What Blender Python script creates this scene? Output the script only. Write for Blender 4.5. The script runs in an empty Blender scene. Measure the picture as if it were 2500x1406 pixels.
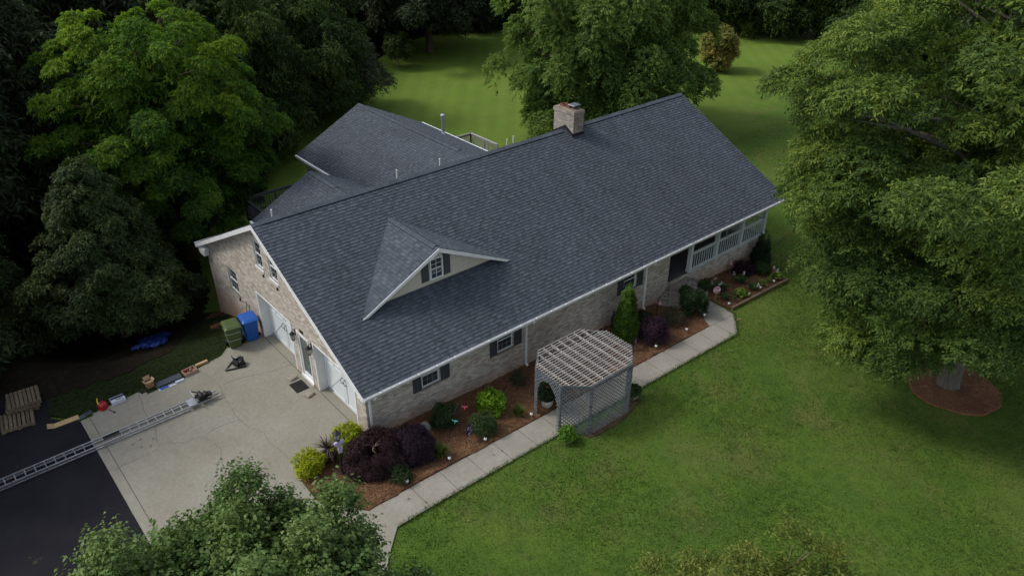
import bpy, bmesh, math, random
import numpy as np
from mathutils import Vector, Matrix
S = bpy.context.scene
COL = S.collection
RAD = math.radians

# ---------------------------------------------------------------- camera, sky, sun, exposure
cam_d = bpy.data.cameras.new('camera')
cam = bpy.data.objects.new('camera', cam_d); COL.objects.link(cam)
cam_d.sensor_fit = 'HORIZONTAL'; cam_d.sensor_width = 36.0; cam_d.lens = 27.44
cam_d.clip_start = 0.1; cam_d.clip_end = 2000
cam.location = (-9.2716, -18.3483, 18.0)
cam.rotation_euler = (RAD(90 - 30.983), 0, RAD(49.647 - 90))
S.camera = cam

SUN_EL, SUN_AZ = 48.0, -45.0            # azimuth clockwise from +Y
world = bpy.data.worlds.new('World'); S.world = world; world.use_nodes = True
wn = world.node_tree.nodes; wl = world.node_tree.links; wn.clear()
sky = wn.new('ShaderNodeTexSky'); sky.sky_type = 'NISHITA'; sky.sun_disc = False
sky.sun_elevation = RAD(SUN_EL); sky.sun_rotation = RAD(SUN_AZ)
sky.air_density = 1.0; sky.dust_density = 2.0; sky.ozone_density = 1.0
bg = wn.new('ShaderNodeBackground'); bg.inputs['Strength'].default_value = 0.15
wo = wn.new('ShaderNodeOutputWorld')
hs = wn.new('ShaderNodeHueSaturation'); hs.inputs['Saturation'].default_value = 0.42      # thin cloud veils the blue
wl.new(sky.outputs[0], hs.inputs['Color']); wl.new(hs.outputs[0], bg.inputs[0]); wl.new(bg.outputs[0], wo.inputs[0])

sl = bpy.data.lights.new('sun', 'SUN'); sun = bpy.data.objects.new('sun', sl); COL.objects.link(sun)
sl.energy = 1.25; sl.angle = RAD(12); sl.color = (1.0, 0.95, 0.86)
_d = Vector((math.sin(RAD(SUN_AZ)) * math.cos(RAD(SUN_EL)), math.cos(RAD(SUN_AZ)) * math.cos(RAD(SUN_EL)), math.sin(RAD(SUN_EL))))
sun.rotation_euler = _d.to_track_quat('Z', 'Y').to_euler(); sun.location = (0, 30, 60)
S.view_settings.view_transform = 'Standard'; S.view_settings.look = 'None'
S.view_settings.exposure = 0.76; S.view_settings.gamma = 1.0
S.render.engine = 'CYCLES'
S.cycles.max_bounces = 6; S.cycles.diffuse_bounces = 3; S.cycles.transmission_bounces = 3; S.cycles.glossy_bounces = 2
S.cycles.use_denoising = True

# ---------------------------------------------------------------- terrain
def sstep(a, b, x):
    t = np.clip((x - a) / (b - a), 0, 1); return t * t * (3 - 2 * t)
def g(x, y):
    x = np.asarray(x, float); y = np.asarray(y, float)
    f = -.035 * np.clip(x, 0, 15) - .06 * np.clip(x - 15, 0, 8) - .012 * np.clip(x - 23, 0, 40)
    start = 8.2 + 2.6 * sstep(-5.5, -8.5, x)
    b = np.clip((y - start) / 8.8, 0, 1); b = b * b * (3 - 2 * b)
    return f * (1 - b) + (-2.2) * b
def gz(x, y): return float(g(x, y))

# ---------------------------------------------------------------- object helpers
def tag(o, label=None, cat=None, group=None, kind=None):
    if label: o['label'] = label
    if cat: o['category'] = cat
    if group: o['group'] = group
    if kind: o['kind'] = kind
    return o
def thing(name, label, cat, loc=(0, 0, 0), rz=0, group=None):
    o = bpy.data.objects.new(name, None); COL.objects.link(o); o.empty_display_size = .3
    o.location = loc; o.rotation_euler = (0, 0, rz)
    return tag(o, label, cat, group)
def kids(o): return [c for c in o.children]
def copy_tree(o, parent=None):
    c = o.copy(); COL.objects.link(c)
    if parent: c.parent = parent
    for ch in kids(o): copy_tree(ch, c)
    return c
def V(*a): return Vector(a)

class MB:
    """collects faces and links them as one mesh object"""
    def __init__(s): s.v = []; s.f = []; s.m = []; s.r = []
    def face(s, pts, mi=0, r=None):
        n = len(s.v); s.v.extend([tuple(p) for p in pts]); s.f.append(tuple(range(n, n + len(pts)))); s.m.append(mi)
        s.r.append(random.random() if r is None else r)
    def box(s, x0, x1, y0, y1, z0, z1, mi=0):
        s.fbox((0, 0, 0), (1, 0, 0), (0, 1, 0), (0, 0, 1), x0, x1, y0, y1, z0, z1, mi)
    def fbox(s, o, u, v, n, u0, u1, v0, v1, n0, n1, mi=0):
        o = Vector(o); u = Vector(u); v = Vector(v); n = Vector(n)
        if u.cross(v).dot(n) < 0: u0, u1, u = -u1, -u0, -u
        P = [o + u * a + v * b + n * c for c in (n0, n1) for b in (v0, v1) for a in (u0, u1)]
        r = random.random(); k = len(s.v); s.v.extend([tuple(p) for p in P])
        for q in ((0, 2, 3, 1), (4, 5, 7, 6), (0, 1, 5, 4), (2, 6, 7, 3), (0, 4, 6, 2), (1, 3, 7, 5)):
            s.f.append(tuple(k + i for i in q)); s.m.append(mi); s.r.append(r)
    def bar(s, a, b, w, h=None, mi=0, up=(0, 0, 1)):
        a = Vector(a); b = Vector(b); d = b - a; L = d.length; d.normalize(); h = w if h is None else h
        up = Vector(up)
        if abs(d.dot(up)) > .98: up = Vector((1, 0, 0))
        x = d.cross(up).normalized(); z = x.cross(d).normalized()
        s.fbox(a, x, z, d, -w / 2, w / 2, -h / 2, h / 2, 0, L, mi)
    def tube(s, pts, rad, n=6, mi=0, cap=True):
        pts = [Vector(p) for p in pts]
        rad = [rad] * len(pts) if isinstance(rad, (int, float)) else rad
        rings = []; r = random.random(); px = None
        for i, p in enumerate(pts):
            d = (pts[min(i + 1, len(pts) - 1)] - pts[max(i - 1, 0)]).normalized()
            if px is None:
                px = d.orthogonal().normalized()
            px = (px - d * px.dot(d)).normalized(); py = d.cross(px)
            k = len(s.v)
            for j in range(n):
                a = 2 * math.pi * j / n
                s.v.append(tuple(p + (px * math.cos(a) + py * math.sin(a)) * rad[i]))
            rings.append(k)
        for A, B in zip(rings, rings[1:]):
            for j in range(n):
                s.f.append((A + j, A + (j + 1) % n, B + (j + 1) % n, B + j)); s.m.append(mi); s.r.append(r)
        if cap:
            s.f.append(tuple(rings[0] + j for j in reversed(range(n)))); s.m.append(mi); s.r.append(r)
            s.f.append(tuple(rings[-1] + j for j in range(n))); s.m.append(mi); s.r.append(r)
    def lathe(s, prof, c=(0, 0, 0), n=16, mi=0):
        r0 = random.random(); rings = []
        for (r, z) in prof:
            k = len(s.v)
            for j in range(n):
                a = 2 * math.pi * j / n
                s.v.append((c[0] + r * math.cos(a), c[1] + r * math.sin(a), c[2] + z))
            rings.append(k)
        for A, B in zip(rings, rings[1:]):
            for j in range(n):
                s.f.append((A + j, A + (j + 1) % n, B + (j + 1) % n, B + j)); s.m.append(mi); s.r.append(r0)
        s.f.append(tuple(rings[0] + j for j in reversed(range(n)))); s.m.append(mi); s.r.append(r0)
        s.f.append(tuple(rings[-1] + j for j in range(n))); s.m.append(mi); s.r.append(r0)
    def loft(s, secs, c=(0, 0, 0), mi=0, k=4):
        """rounded rectangles (z, half_x, half_y, corner_r[, dx, dy]) joined upwards"""
        rings = []; r0 = random.random()
        for sec in secs:
            z, hx, hy, cr = sec[:4]; dx, dy = (sec[4:6] if len(sec) > 4 else (0, 0))
            st = len(s.v)
            for q, (sx, sy) in enumerate(((1, 1), (-1, 1), (-1, -1), (1, -1))):
                for j in range(k + 1):
                    a = math.pi / 2 * (q + j / k)
                    s.v.append((c[0] + dx + sx * (hx - cr) + cr * math.cos(a), c[1] + dy + sy * (hy - cr) + cr * math.sin(a), c[2] + z))
            rings.append(st)
        n = 4 * (k + 1)
        for A, B in zip(rings, rings[1:]):
            for j in range(n):
                s.f.append((A + j, A + (j + 1) % n, B + (j + 1) % n, B + j)); s.m.append(mi); s.r.append(r0)
        s.f.append(tuple(rings[0] + j for j in reversed(range(n)))); s.m.append(mi); s.r.append(r0)
        s.f.append(tuple(rings[-1] + j for j in range(n))); s.m.append(mi); s.r.append(r0)
    def build(s, name, mats, parent=None, smooth=False, loc=None, uv=True):
        me = bpy.data.meshes.new(name); me.from_pydata(s.v, [], s.f)
        mats = mats if isinstance(mats, (list, tuple)) else [mats]
        for m in mats: me.materials.append(m)
        me.polygons.foreach_set('material_index', s.m)
        a = me.attributes.new('rnd', 'FLOAT', 'FACE'); a.data.foreach_set('value', s.r)
        if smooth: me.polygons.foreach_set('use_smooth', [True] * len(s.f))
        me.update()
        if uv and len(s.f) < 60000:
            lay = me.uv_layers.new(name='UVMap'); co = me.vertices; U = lay.data
            for p in me.polygons:
                nx, ny, nz = (abs(t) for t in p.normal)
                for li in p.loop_indices:
                    x, y, z = co[me.loops[li].vertex_index].co
                    U[li].uv = (x, y) if nz > .7 else ((y, z) if nx > ny else (x, z))
        o = bpy.data.objects.new(name, me); COL.objects.link(o)
        if parent: o.parent = parent
        if loc: o.location = loc
        return o
def raw_mesh(name, verts, nper, rnd, mat, parent=None, smooth=False):
    """big mesh of separate n-gons: verts (N*nper,3) float array, rnd (N,)"""
    N = len(verts) // nper
    me = bpy.data.meshes.new(name)
    me.vertices.add(len(verts)); me.vertices.foreach_set('co', np.asarray(verts, np.float32).ravel())
    me.loops.add(len(verts)); me.loops.foreach_set('vertex_index', np.arange(len(verts), dtype=np.int32))
    me.polygons.add(N); me.polygons.foreach_set('loop_start', np.arange(0, N * nper, nper, dtype=np.int32))
    me.polygons.foreach_set('loop_total', np.full(N, nper, np.int32))
    me.materials.append(mat)
    a = me.attributes.new('rnd', 'FLOAT', 'FACE'); a.data.foreach_set('value', np.asarray(rnd, np.float32))
    me.update(calc_edges=True)
    o = bpy.data.objects.new(name, me); COL.objects.link(o)
    if parent: o.parent = parent
    return o
def text_mesh(txt, size, depth, name, mat, parent, M):
    cu = bpy.data.curves.new(name, 'FONT'); cu.body = txt; cu.size = size; cu.extrude = depth
    cu.align_x = 'CENTER'; cu.align_y = 'CENTER'
    to = bpy.data.objects.new(name + '_tmp', cu); COL.objects.link(to)
    dg = bpy.context.evaluated_depsgraph_get()
    me = bpy.data.meshes.new_from_object(to.evaluated_get(dg))
    bpy.data.objects.remove(to); bpy.data.curves.remove(cu)
    me.transform(M); me.materials.clear(); me.materials.append(mat)
    o = bpy.data.objects.new(name, me); COL.objects.link(o)
    if parent: o.parent = parent
    return o

# ---------------------------------------------------------------- materials
class NT:
    def __init__(s, name):
        s.m = bpy.data.materials.new(name); s.m.use_nodes = True
        s.n = s.m.node_tree.nodes; s.l = s.m.node_tree.links; s.n.clear()
        s.out = s.n.new('ShaderNodeOutputMaterial'); s.b = s.n.new('ShaderNodeBsdfPrincipled')
        s.l.new(s.b.outputs[0], s.out.inputs[0])
    def N(s, t, **kw):
        n = s.n.new(t)
        for k, v in kw.items():
            if k.startswith('i_'):
                key = k[2:].replace('_', ' '); n.inputs[key].default_value = v
            else: setattr(n, k, v)
        return n
    def L(s, a, b): s.l.new(a, b)
    def noise(s, vec, scale, detail=4, rough=.55):
        n = s.N('ShaderNodeTexNoise'); n.inputs['Scale'].default_value = scale; n.inputs['Detail'].default_value = detail
        n.inputs['Roughness'].default_value = rough
        if vec is not None: s.L(vec, n.inputs['Vector'])
        return n.outputs['Fac']
    def ramp(s, fac, stops):
        r = s.N('ShaderNodeValToRGB'); e = r.color_ramp.elements
        while len(e) < len(stops): e.new(.5)
        for el, (p, c) in zip(e, stops):
            el.position = p; el.color = (c, c, c, 1) if isinstance(c, (int, float)) else (*c, 1)
        s.L(fac, r.inputs[0]); return r.outputs[0]
    def mix(s, fac, a, b, mode='MIX'):
        m = s.N('ShaderNodeMix', data_type='RGBA', blend_type=mode)
        for sock, val in ((m.inputs[0], fac), (m.inputs[6], a), (m.inputs[7], b)):
            if isinstance(val, (int, float)): sock.default_value = val
            elif isinstance(val, tuple): sock.default_value = (*val, 1) if len(val) == 3 else val
            else: s.L(val, sock)
        return m.outputs[2]
    def attr(s, name='rnd'):
        return s.N('ShaderNodeAttribute', attribute_name=name).outputs['Fac']
    def obj(s): return s.N('ShaderNodeTexCoord').outputs['Object']
    def uv(s): return s.N('ShaderNodeTexCoord').outputs['UV']
    def pos(s): return s.N('ShaderNodeNewGeometry').outputs['Position']
    def bump(s, h, strength=.3, dist=.02):
        b = s.N('ShaderNodeBump'); b.inputs['Strength'].default_value = strength; b.inputs['Distance'].default_value = dist
        s.L(h, b.inputs['Height']); s.L(b.outputs[0], s.b.inputs['Normal'])
    def done(s, col, rough=.7, spec=.3, metal=0.0):
        if isinstance(col, tuple): s.b.inputs['Base Color'].default_value = (*col, 1)
        else: s.L(col, s.b.inputs['Base Color'])
        if isinstance(rough, (int, float)): s.b.inputs['Roughness'].default_value = rough
        else: s.L(rough, s.b.inputs['Roughness'])
        s.b.inputs['Specular IOR Level'].default_value = spec; s.b.inputs['Metallic'].default_value = metal
        return s.m
def scale3(t, vec, sx, sy, sz):
    m = t.N('ShaderNodeMapping'); m.inputs['Scale'].default_value = (sx, sy, sz); t.L(vec, m.inputs['Vector']); return m.outputs[0]
def paint(name, col, rough=.5, spec=.35, var=.12, sc=6, metal=0.0, dirt=.25):
    t = NT(name); p = t.pos(); n = t.noise(p, sc, 5, .65)
    f = t.ramp(n, [(.3, 1 - var * 2), (.7, 1.0)])
    c = t.mix(1.0, col, f, 'MULTIPLY')
    d = t.ramp(t.noise(p, 1.3, 6, .7), [(.5, 0.0), (.75, dirt)])
    c = t.mix(d, c, tuple(x * .55 + .02 for x in col))
    return t.done(c, rough, spec, metal)
def leaf_mat(name, dark, mid, light, transl=.3, rough=.6, spec=.16, patch=.35):
    t = NT(name); r = t.attr(); o = t.obj()
    n = t.noise(o, patch, 2, .5)
    k = t.N('ShaderNodeMath', operation='MULTIPLY_ADD'); t.L(n, k.inputs[0]); k.inputs[1].default_value = .9; k.inputs[2].default_value = -.45
    a = t.N('ShaderNodeMath', operation='ADD', use_clamp=True); t.L(r, a.inputs[0]); t.L(k.outputs[0], a.inputs[1])
    c = t.ramp(a.outputs[0], [(.0, dark), (.5, mid), (1.0, light)])
    t.done(c, rough, spec)
    if transl > 0:
        tr = t.N('ShaderNodeBsdfTranslucent'); t.L(t.mix(1.0, c, (1.25, 1.3, .7), 'MULTIPLY'), tr.inputs[0])
        mx = t.N('ShaderNodeMixShader'); mx.inputs[0].default_value = transl
        t.L(t.b.outputs[0], mx.inputs[1]); t.L(tr.outputs[0], mx.inputs[2]); t.L(mx.outputs[0], t.out.inputs[0])
    return t.m

def m_brick(name, vertical=False, stain=True, tone=1.0):
    t = NT(name); u = t.uv()
    if vertical:
        mp = t.N('ShaderNodeMapping'); mp.inputs['Rotation'].default_value = (0, 0, RAD(90)); t.L(u, mp.inputs[0]); u = mp.outputs[0]
    b = t.N('ShaderNodeTexBrick', offset=.5)
    b.inputs['Scale'].default_value = 1; b.inputs['Brick Width'].default_value = .215; b.inputs['Row Height'].default_value = .077
    b.inputs['Mortar Size'].default_value = .0075; b.inputs['Mortar Smooth'].default_value = .2; b.inputs['Bias'].default_value = 0
    b.inputs['Color1'].default_value = (0, 0, 0, 1); b.inputs['Color2'].default_value = (1, 1, 1, 1); b.inputs['Mortar'].default_value = (.5, .5, .5, 1)
    t.L(u, b.inputs['Vector'])
    bw = t.ramp(b.outputs['Color'], [(0.0, (.30 * tone, .255 * tone, .21 * tone)), (.3, (.40 * tone, .36 * tone, .305 * tone)), (.7, (.475 * tone, .435 * tone, .378 * tone)), (1.0, (.58 * tone, .545 * tone, .49 * tone))])
    p = t.pos(); blot = t.ramp(t.noise(p, 2.2, 5, .7), [(.3, .92), (.7, 1.04)])
    bw = t.mix(1.0, bw, blot, 'MULTIPLY')
    c = t.mix(b.outputs['Fac'], bw, (.27 * tone, .235 * tone, .195 * tone))
    if stain:
        sx = t.N('ShaderNodeSeparateXYZ'); t.L(p, sx.inputs[0])
        # splashed clay on the lowest courses, following the falling ground
        ma = t.N('ShaderNodeMath', operation='MULTIPLY_ADD'); t.L(sx.outputs[0], ma.inputs[0]); ma.inputs[1].default_value = .036; t.L(sx.outputs[2], ma.inputs[2])
        mb = t.N('ShaderNodeMath', operation='MULTIPLY_ADD'); t.L(t.noise(p, 1.1, 4, .6), mb.inputs[0]); mb.inputs[1].default_value = -.9; t.L(ma.outputs[0], mb.inputs[2])
        f = t.ramp(mb.outputs[0], [(.0, .8), (.02, .75), (.28, 0.0)])
        mr = t.N('ShaderNodeMapRange'); mr.inputs[1].default_value = -.55; mr.inputs[2].default_value = .1; mr.inputs[3].default_value = .85; mr.inputs[4].default_value = 0
        t.L(mb.outputs[0], mr.inputs[0])
        c = t.mix(mr.outputs[0], c, t.mix(.7, c, (.46, .27, .165)))
    t.bump(b.outputs['Fac'], -.5, .008)
    return t.done(c, .85, .2)
def m_shingle():
    t = NT('asphalt_shingle'); r = t.attr(); p = t.pos()
    c = t.ramp(r, [(0, (.040, .048, .060)), (.25, (.048, .057, .072)), (.6, (.056, .066, .083)), (.85, (.065, .076, .094)), (1, (.074, .086, .103))])
    c = t.mix(1.0, c, t.ramp(t.noise(p, 38, 4, .8), [(.25, .7), (.75, 1.22)]), 'MULTIPLY')
    c = t.mix(1.0, c, t.ramp(t.noise(scale3(t, p, 1.4, .35, .35), .6, 5, .7), [(.3, .86), (.7, 1.1)]), 'MULTIPLY')
    t.bump(t.noise(p, 160, 2, .8), .25, .004)
    return t.done(c, .9, .25)
def m_concrete(name, base, stain, sc=1.0):
    t = NT(name); p = t.pos()
    c = t.mix(t.ramp(t.noise(p, .55 * sc, 6, .65), [(.35, 0.0), (.68, 1.0)]), base, stain)
    c = t.mix(1.0, c, t.ramp(t.noise(p, 9, 5, .75), [(.25, .8), (.75, 1.12)]), 'MULTIPLY')
    c = t.mix(1.0, c, t.ramp(t.noise(p, 70, 2, .8), [(.2, .86), (.8, 1.1)]), 'MULTIPLY')
    st = t.ramp(t.noise(scale3(t, p, 2.2, .5, 1), .9, 6, .75), [(.56, 0.0), (.74, .55)])
    c = t.mix(st, c, tuple(x * .62 for x in stain))
    t.bump(t.noise(p, 60, 3, .7), .2, .004)
    return t.done(c, .9, .2)
def m_lawn():
    t = NT('lawn_turf'); p = t.pos()
    big = t.noise(p, .16, 5, .6); med = t.noise(p, .9, 5, .65); fine = t.noise(p, 14, 4, .8); vf = t.noise(p, 45, 2, .8)
    c = t.ramp(big, [(.3, (.042, .084, .012)), (.5, (.064, .112, .016)), (.7, (.092, .128, .024))])
    c = t.mix(t.ramp(med, [(.45, 0.0), (.75, .65)]), c, (.036, .078, .014))
    c = t.mix(t.ramp(t.noise(p, .42, 6, .7), [(.50, 0.0), (.70, .7)]), c, (.120, .112, .038))
    c = t.mix(t.ramp(t.noise(p, 1.7, 6, .75), [(.55, 0.0), (.72, .75)]), c, (.026, .060, .013))
    c = t.mix(1.0, c, t.ramp(fine, [(.2, .55), (.8, 1.4)]), 'MULTIPLY')
    c = t.mix(1.0, c, t.ramp(vf, [(.2, .6), (.8, 1.4)]), 'MULTIPLY')
    sx0 = t.N('ShaderNodeSeparateXYZ'); t.L(p, sx0.inputs[0])
    mr0 = t.N('ShaderNodeMapRange'); mr0.inputs[1].default_value = 12; mr0.inputs[2].default_value = 24; mr0.inputs[3].default_value = 0; mr0.inputs[4].default_value = .75; t.L(sx0.outputs[1], mr0.inputs[0])
    c = t.mix(mr0.outputs[0], c, t.mix(.6, c, (.150, .225, .034)))      # drier sward at the back
    # mower passes on the back lawn
    mp = t.N('ShaderNodeMapping'); mp.inputs['Rotation'].default_value = (0, 0, RAD(41)); t.L(p, mp.inputs[0])
    wv = t.N('ShaderNodeTexWave', wave_type='BANDS', bands_direction='X'); wv.inputs['Scale'].default_value = .22; wv.inputs['Distortion'].default_value = 1.2
    wv.inputs['Detail'].default_value = 2; t.L(mp.outputs[0], wv.inputs['Vector'])
    sx = t.N('ShaderNodeSeparateXYZ'); t.L(p, sx.inputs[0])
    mr = t.N('ShaderNodeMapRange'); mr.inputs[1].default_value = 14; mr.inputs[2].default_value = 22; mr.inputs[3].default_value = 0; mr.inputs[4].default_value = .8; t.L(sx.outputs[1], mr.inputs[0])
    c = t.mix(mr.outputs[0], c, t.mix(1.0, c, t.ramp(wv.outputs['Fac'], [(.3, .955), (.7, 1.03)]), 'MULTIPLY'))
    t.bump(fine, .6, .05)
    return t.done(c, .95, .1)
def m_mulch(name='pine_straw', k=1.0):
    t = NT(name); p = t.pos()
    a = t.noise(scale3(t, p, 30, 7, 10), 1.6, 4, .8); b = t.noise(scale3(t, p, 6, 28, 10), 1.9, 4, .8)
    mxn = t.N('ShaderNodeMath', operation='MAXIMUM'); t.L(a, mxn.inputs[0]); t.L(b, mxn.inputs[1])
    c = t.ramp(mxn.outputs[0], [(.42, (.042, .022, .012)), (.55, (.120, .064, .035)), (.68, (.220, .130, .074))])
    c = t.mix(t.ramp(t.noise(p, .8, 4, .6), [(.4, 0.0), (.7, .6)]), c, t.mix(1.0, c, (1.25, 1.0, .8), 'MULTIPLY'))
    if k != 1: c = t.mix(1.0, c, (k * 1.05, k * .98, k * .92), 'MULTIPLY')
    t.bump(mxn.outputs[0], .8, .03)
    return t.done(c, .95, .1)
def m_asphalt():
    t = NT('asphalt'); p = t.pos()
    c = t.mix(t.ramp(t.noise(p, .5, 5, .65), [(.35, 0.0), (.7, 1.0)]), (.012, .012, .016), (.019, .019, .022))
    c = t.mix(1.0, c, t.ramp(t.noise(p, 55, 3, .8), [(.2, .6), (.8, 1.4)]), 'MULTIPLY')
    d = t.ramp(t.noise(p, .7, 6, .75), [(.63, 0.0), (.72, .6)])
    c = t.mix(d, c, (.12, .095, .065))
    t.bump(t.noise(p, 60, 2, .8), .4, .006)
    return t.done(c, .95, .04)
def m_wood(name, col, grain=9, dark=.55):
    t = NT(name); o = t.obj(); r = t.attr()
    n = t.noise(scale3(t, o, grain, grain, grain), 1.0, 5, .7)
    c = t.mix(1.0, col, t.ramp(n, [(.3, dark), (.7, 1.1)]), 'MULTIPLY')
    c = t.mix(1.0, c, t.ramp(r, [(0, .72), (1, 1.15)]), 'MULTIPLY')
    return t.done(c, .8, .2)
def m_bark(name, col):
    t = NT(name); p = t.pos(); n = t.noise(scale3(t, p, 9, 9, 2.2), 1.4, 5, .75)
    c = t.ramp(n, [(.3, tuple(x * .4 for x in col)), (.7, col)]); t.bump(n, .7, .03)
    return t.done(c, .9, .15)
def m_glass(name='window_glass', col=(.02, .025, .03)):
    t = NT(name); p = t.pos(); c = t.mix(t.ramp(t.noise(p, 1.2, 2, .5), [(.4, 0.0), (.6, .6)]), col, tuple(x * 2.2 + .01 for x in col))
    return t.done(c, .06, .6)
def m_siding():
    t = NT('beige_siding'); p = t.pos()
    c = t.mix(1.0, (.50, .465, .39), t.ramp(t.noise(scale3(t, p, 14, 14, .6), 1, 3, .6), [(.3, .9), (.7, 1.04)]), 'MULTIPLY')
    return t.done(c, .7, .25)
M = {}
M['brick'] = m_brick('tan_brick'); M['brick_plain'] = m_brick('chimney_brick', stain=False, tone=.60)
M['brick_soldier'] = m_brick('soldier_brick', vertical=True, stain=False, tone=.55)
M['brick_step'] = m_brick('step_brick', vertical=False, stain=False, tone=.62)
M['shingle'] = m_shingle()
M['riser'] = paint('shingle_edge', (.028, .032, .041), .95, .1)
M['concrete'] = m_concrete('driveway_concrete', (.250, .238, .200), (.208, .193, .152))
M['walk'] = m_concrete('walk_concrete', (.270, .255, .218), (.220, .205, .17), 1.7)
M['crack'] = paint('crack_dirt', (.115, .106, .082), .95, .05)
M['lawn'] = m_lawn(); M['mulch'] = m_mulch(); M['mulch_painted_sun'] = m_mulch('pine_straw_painted_sun', 1.55); M['asphalt'] = m_asphalt()  # ring mulch is the bed mulch with sunlight put into its colour
M['muntin'] = paint('window_grid', (.20, .21, .21), .5, .3)
M['grass_painted_shade'] = paint('painted_shade_grass', (.020, .031, .010), .95, .05, .45, 9)  # grass colour darkened to carry the shade of the trees
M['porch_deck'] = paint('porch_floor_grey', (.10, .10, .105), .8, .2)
M['litter_and_shade'] = paint('leaf_litter_and_shade', (.020, .017, .011), .95, .05, .35, 6)
M['soil_bare'] = paint('bare_soil', (.105, .078, .048), .95, .05, .3, 5)
M['clay'] = paint('red_clay', (.17, .082, .045), .95, .1, .25, 5)
M['white'] = paint('white_trim', (.70, .71, .71), .45, .4, .06, 3)
M['door_white'] = paint('door_white', (.60, .64, .66), .45, .4, .04, 1.5, dirt=.12)
M['post_white'] = paint('porch_white', (.55, .60, .60), .5, .35, .06, 3)
M['gutter'] = paint('gutter_white', (.78, .79, .80), .4, .45, .08, 4)
M['shutter'] = paint('shutter_grey', (.060, .064, .070), .6, .3)
M['black'] = paint('black_metal', (.012, .012, .013), .45, .5)
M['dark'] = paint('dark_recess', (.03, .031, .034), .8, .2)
M['ceil'] = paint('porch_ceiling', (.35, .36, .36), .8, .2)
M['pvc'] = paint('vent_pipe_white', (.60, .60, .58), .5, .4)
M['galv'] = paint('galvanised_steel', (.50, .53, .55), .35, .5, .1, 5, metal=.7)
M['alu'] = paint('ladder_aluminium', (.46, .48, .51), .35, .5, .12, 6, metal=.75)
M['glass'] = m_glass(); M['glass_door'] = m_glass('door_glass', (.05, .07, .06))
M['siding'] = m_siding()
M['flash'] = paint('black_flashing', (.014, .014, .016), .5, .4)
M['clayflue'] = paint('terracotta', (.22, .085, .055), .85, .15, .3, 8)
M['capsteel'] = paint('chimney_cap_steel', (.10, .11, .13), .4, .5, metal=.5)
M['mortar'] = paint('cement_crown', (.24, .20, .155), .9, .15, .3, 6)
M['greywood'] = m_wood('weathered_grey_wood', (.155, .158, .162))
M['slatwood'] = m_wood('weathered_pale_slat', (.34, .315, .29), dark=.7)
M['bluegrey'] = m_wood('grey_painted_lattice', (.150, .170, .188), dark=.65)
M['deckwood'] = m_wood('deck_grey_wood', (.30, .295, .28))
M['darkdeck'] = m_wood('dark_deck_wood', (.115, .12, .13))
M['pallet'] = m_wood('pallet_wood', (.15, .115, .078))
M['lumber'] = m_wood('fresh_lumber', (.46, .33, .17), dark=.8)
M['card'] = paint('cardboard', (.30, .17, .085), .85, .15)
M['timber'] = m_wood('edging_timber', (.155, .105, .07))
M['green_bin'] = paint('green_bin_plastic', (.055, .085, .022), .45, .4, .1)
M['blue_bin'] = paint('blue_bin_plastic', (.012, .085, .36), .4, .4, .08)
M['tarp'] = paint('blue_tarp', (.010, .030, .17), .45, .35)
M['red'] = paint('red_plastic', (.33, .006, .012), .35, .5, .08)
M['yellow'] = paint('yellow_plastic', (.60, .42, .02), .4, .4)
M['wrapper'] = paint('white_wrapper', (.50, .54, .62), .5, .3)
M['navy'] = paint('navy_print', (.02, .025, .05), .6, .2)
M['mat'] = paint('rubber_mat', (.022, .021, .020), .9, .15)
M['stone'] = paint('pale_stone', (.34, .31, .25), .9, .15, .25, 12)
M['boulder'] = paint('boulder_stone', (.30, .29, .26), .95, .1, .35, 9)
M['pot_white'] = paint('cream_pot', (.52, .51, .44), .6, .3)
M['pot_dark'] = paint('dark_glazed_pot', (.012, .014, .018), .15, .6)
M['pot_brown'] = paint('brown_pot', (.06, .035, .025), .7, .2)
M['urn_green'] = paint('dark_green_glazed_urn', (.010, .022, .016), .15, .6)
M['planter'] = paint('planter_stone', (.23, .22, .17), .9, .15, .2, 9)
M['soil'] = paint('soil', (.03, .02, .014), .95, .1)
M['solar'] = paint('solar_light_white', (.80, .80, .78), .3, .5)
M['pink'] = paint('pink_plastic', (.42, .05, .09), .4, .4); M['teal'] = paint('teal_plastic', (.06, .30, .29), .4, .4)
M['pinkglass'] = paint('pink_feeder', (.70, .25, .27), .3, .5)
M['sign_red'] = paint('sign_red', (.55, .16, .19), .5, .3); M['sign_white'] = paint('sign_white', (.74, .70, .70), .5, .3)
M['lilac'] = paint('lilac_ribbon', (.42, .38, .55), .6, .2); M['flag_dark'] = paint('flag_dark_cloth', (.022, .016, .03), .8, .1)
M['purple'] = paint('purple_print', (.09, .04, .20), .7, .1)
M['flower_white'] = paint('white_petals', (.70, .66, .74), .6, .2); M['flower_red'] = paint('red_petals', (.22, .022, .035), .6, .2)
M['bark'] = m_bark('brown_bark', (.115, .085, .062)); M['bark_pale'] = m_bark('pale_bark', (.27, .20, .16)); M['bark_grey'] = m_bark('grey_bark', (.14, .13, .105))
M['stem'] = m_bark('pale_twig', (.36, .28, .20))
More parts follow.
